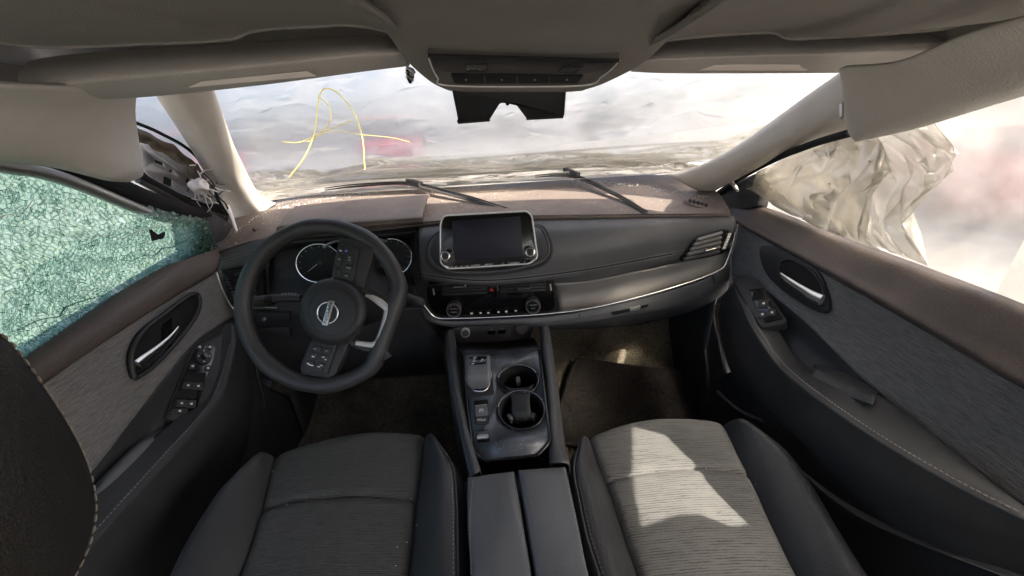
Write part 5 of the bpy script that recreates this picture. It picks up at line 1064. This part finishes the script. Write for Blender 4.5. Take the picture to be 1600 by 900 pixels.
for k in range(26):
    x, y = rs.gauss(312, 12), rs.gauss(296, 12); a = rs.uniform(-.6, 2.4); ln = rs.uniform(8, 26)
    tube('fibre', [G(x, y, 1.02), G(x + ln * .5 * math.cos(a) + rs.gauss(0, 3), y + ln * .5 * math.sin(a), 1.01), G(x + ln * math.cos(a), y + ln * math.sin(a) + rs.gauss(0, 3), 1.015)], [.0016, .0013, .0006], M_fray if k % 3 else M_void, tf, 5, 8)
loft('crumpled_foam', [[G(298, 282, 1.03), G(312, 280, 1.02), G(326, 288, 1.03)], [G(296, 290, 1.01), G(312, 290, 1.0), G(328, 296, 1.01)], [G(306, 302, 1.03), G(318, 304, 1.02), G(332, 306, 1.03)]], M_fray, tf, 24, 24, .004, lambda p, u, v: p + V((0, .014 * fnoise(p, 60, 2), .010 * fnoise(p, 50, 4))))
tube('broken_stick', [G(356, 322, 1.04), G(362, 338, 1.02), G(370, 361, 1.0)], [.005, .0045, .003], M_fray, tf, 8, 12)
for pts in ([(330, 290), (342, 308), (352, 318), (358, 330)], [(318, 270), (336, 292), (340, 315), (356, 340)]): tube('wire', [G(x, y, 1.03 if x > 300 else .88) for x, y in pts], .0018, M_void, tf, 6, 20)

# ------------------------------------------------------------------ sun visors
def visor(label, rows, st, stp):
    t = thing('sun_visor', G(*rows[2][2]), label, 'sun visor', 'sun visors')
    loft('visor', [[G(*p) for p in r] for r in rows], M_vis, t, 50, 36, .004)
    plate('warning_label', PL(*[G(*q) for q in stp]), st, .003, .001, M_label, t, .0002)
visor('driver sun visor folded up against the roof', [
    [(30, 112, .70), (60, 92, .72), (200, 78, .74), (400, 66, .77), (560, 56, .79), (628, 60, .80)],
    [(28, 120, .66), (58, 105, .655), (200, 92, .675), (400, 80, .70), (560, 70, .72), (634, 72, .74)],
    [(30, 130, .65), (60, 126, .63), (200, 116, .65), (400, 99, .675), (560, 84, .70), (638, 82, .72)],
    [(34, 138, .66), (64, 141, .64), (200, 131, .66), (400, 112, .685), (560, 95, .71), (640, 92, .73)],
    [(48, 144, .69), (84, 152, .68), (205, 151, .70), (400, 132, .72), (560, 111, .745), (640, 102, .76)],
    [(54, 143, .72), (92, 152, .72), (208, 153, .735), (400, 134, .75), (560, 113, .77), (640, 103, .79)]],
    [(295, 137), (315, 128), (480, 112), (494, 119)], ((300, 140, .70), (490, 120, .722), (400, 113, .686)))
visor('passenger sun visor folded up against the roof', [
    [(985, 80, .82), (1040, 64, .80), (1180, 52, .78), (1320, 48, .76), (1440, 46, .73), (1492, 56, .71)],
    [(988, 88, .76), (1040, 78, .735), (1180, 70, .72), (1320, 66, .695), (1440, 60, .665), (1500, 66, .66)],
    [(988, 94, .74), (1040, 90, .715), (1180, 84, .70), (1320, 80, .675), (1440, 74, .65), (1502, 76, .64)],
    [(987, 101, .745), (1040, 97, .72), (1180, 93, .705), (1320, 90, .68), (1440, 87, .655), (1498, 86, .65)],
    [(986, 111, .78), (1040, 113, .76), (1180, 113, .745), (1320, 112, .715), (1420, 108, .69), (1476, 98, .675)],
    [(986, 112, .81), (1040, 114, .79), (1180, 114, .775), (1320, 113, .745), (1415, 109, .715), (1470, 99, .70)]],
    [(1094, 110), (1116, 102), (1289, 101), (1256, 111)], ((1094, 111, .75), (1280, 111, .727), (1180, 100, .72)))

# ------------------------------------------------------------------ overhead console and sensor cover
oc = thing('overhead_console', G(815, 110, .70), 'dark overhead console with two map lamps and a row of switches', 'overhead console')
po_ = PL(G(668, 88, .655), G(968, 96, .655), G(800, 135, .735))
plate('housing', po_, rnd([(667, 86), (970, 94), (955, 112), (918, 134), (692, 134), (678, 118)], 5), .006, .03, M_house, oc, .003)
tube('edge_line', po_.l(c2([(668, 86), (676, 108), (684, 122), (694, 133), (800, 135.5), (916, 133), (940, 120), (956, 108), (969, 94)], 60, False), .007), .0013, M_fork, oc, 6)
hb2 = plate('bezel', po_, rnd([(672, 90), (964, 97), (950, 110), (914, 116), (690, 113), (678, 106)], 4), .008, .02, M_blkp, oc, .002)
loft('torn_gap', [[po_.p(668 + 300 * k / 14, 84.5 + 8.5 * k / 14, .010) for k in range(15)], [po_.p(668 + 300 * k / 14, 91 + 8.0 * k / 14 + random.uniform(-1.5, 1.5), .0105) for k in range(15)]], M_void, oc, 60, 3, .001)
for q in ([(727, 101), (761, 101.5), (760, 111), (728, 110.5)], [(880, 105), (912, 104), (900, 113), (872, 113)]): 
    ln_ = plate('lamp_lens', po_, rnd(q, 1.5), .0095, .003, mat('smoked_lens', (.06, .06, .06), .25), oc, .0006)
    tube('lens_gap', po_.l(rnd(q, 1.5), .0095), .0006, M_void, ln_, 4, closed=True)
bs = plate('switch_bar', po_, rnd([(704, 117), (912, 119), (902, 131), (710, 131)], 3), .009, .006, M_void, oc, .001)
for x in (757, 808, 858): tube('switch_gap', po_.l([(x, 118.5), (x + .5, 130.5)], .0092), .0007, M_armr, bs, 4)
for x in (728, 784, 836, 886): plate('print', po_, ell(x, 125, 1.8, 1.2, 8), .0095, .0008, M_dim, bs, .0001)
sc_ = thing('sensor_cover', G(795, 150, .84), 'black two-lobed sensor cover hanging below the overhead console', 'sensor cover')
pm = PL(G(706, 137, .80), G(886, 137, .80), G(800, 193, .86))
cov = plate('cover', pm, rnd([(704, 134), (886, 134), (882, 184), (822, 187), (804, 163), (782, 163), (765, 190), (716, 193)], 2.5), 0, .05, M_blkp, sc_, .005)
plate('lower_edge', pm, rnd([(714, 190), (764, 186), (766, 190), (716, 194)], 1), .002, .006, M_blkp, cov, .0005); plate('lower_edge', pm, rnd([(824, 184), (881, 181), (880, 185), (822, 188)], 1), .002, .006, M_blkp, cov, .0005)
plate('camera_nub', pm, ell(793, 163, 3, 2.5, 10), .0, .01, M_void, cov, .001)
cl = thing('visor_clip', G(640, 118, .80), 'small broken black clip hanging left of the roof tongue', 'clip')
for k in range(6): tube('fragment', [G(636 + rs.uniform(-3, 3), 106 + k * 3, .80), G(642 + rs.uniform(-3, 4), 112 + k * 3, .80), G(640 + rs.uniform(-5, 5), 116 + k * 2.4, .80)], [.004, .005, .002], M_void if k % 2 else M_steel, cl, 6, 8)

# ------------------------------------------------------------------ floor mat
fm = [(866, 645), (880, 612), (888, 580), (900, 563), (960, 570), (1060, 582), (1105, 640), (1140, 720), (960, 760)]
Pm = []
def flz(px, py):
    lo_, hi_ = .3, 1.40
    for _ in range(40):
        mid_ = (lo_ + hi_) / 2; p = G(px, py, mid_); f = fz(mid_)
        if p.z > f: lo_ = mid_
        else: hi_ = mid_
    return G(px, py, lo_)
def fz(y):
    ks = ((-.7, .10), (.2, .10), (.75, .11), (1.0, .15), (1.18, .27), (1.34, .48), (1.42, .72))
    for (a, b), (c, d) in zip(ks, ks[1:]):
        if y <= c: return b + (d - b) * (y - a) / (c - a)
    return .72
rows = []
for (l, r_) in (((898, 562), (1065, 580)), ((888, 580), (1080, 605)), ((880, 610), (1100, 640)), ((868, 645), (1120, 690)), ((860, 690), (1140, 740))):
    rows.append([flz(l[0] + (r_[0] - l[0]) * f, l[1] + (r_[1] - l[1]) * f) + V((0, -.012, .016)) for f in (0, .25, .5, .75, 1)])
o = loft('floor_mat', rows, M_mat, None, 40, 40, .008, lambda p, u, v: p + V((0, 0, .006 * fnoise(p, 9, 2)))); tagit(o, 'dark brown carpet floor mat in the passenger footwell', 'floor mat')

# crumbs that fell on the seats and the console
vs_, fs = [], []; r4 = random.Random(21)
for k in range(90):
    if k < 40: c = GZ(r4.uniform(420, 660), r4.uniform(720, 890), .474)
    elif k < 70: c = GZ(r4.uniform(960, 1190), r4.uniform(700, 890), .474)
    else: c = pq.p(r4.uniform(770, 850), r4.uniform(672, 705), .001)
    s_ = r4.uniform(.0006, .0014); b0 = len(vs_)
    vs_ += [c + V((r4.gauss(0, 1), r4.gauss(0, 1), r4.gauss(0, .6))).normalized() * s_ for _ in range(4)]; fs += [(b0, b0 + 1, b0 + 2), (b0, b0 + 1, b0 + 3), (b0, b0 + 2, b0 + 3), (b0 + 1, b0 + 2, b0 + 3)]
o = mk('glass_crumbs', vs_, fs, M_crumb, None, smooth=False); tagit(o, 'a few glass crumbs lying on the two front seats and console', 'glass crumbs', kind='stuff')
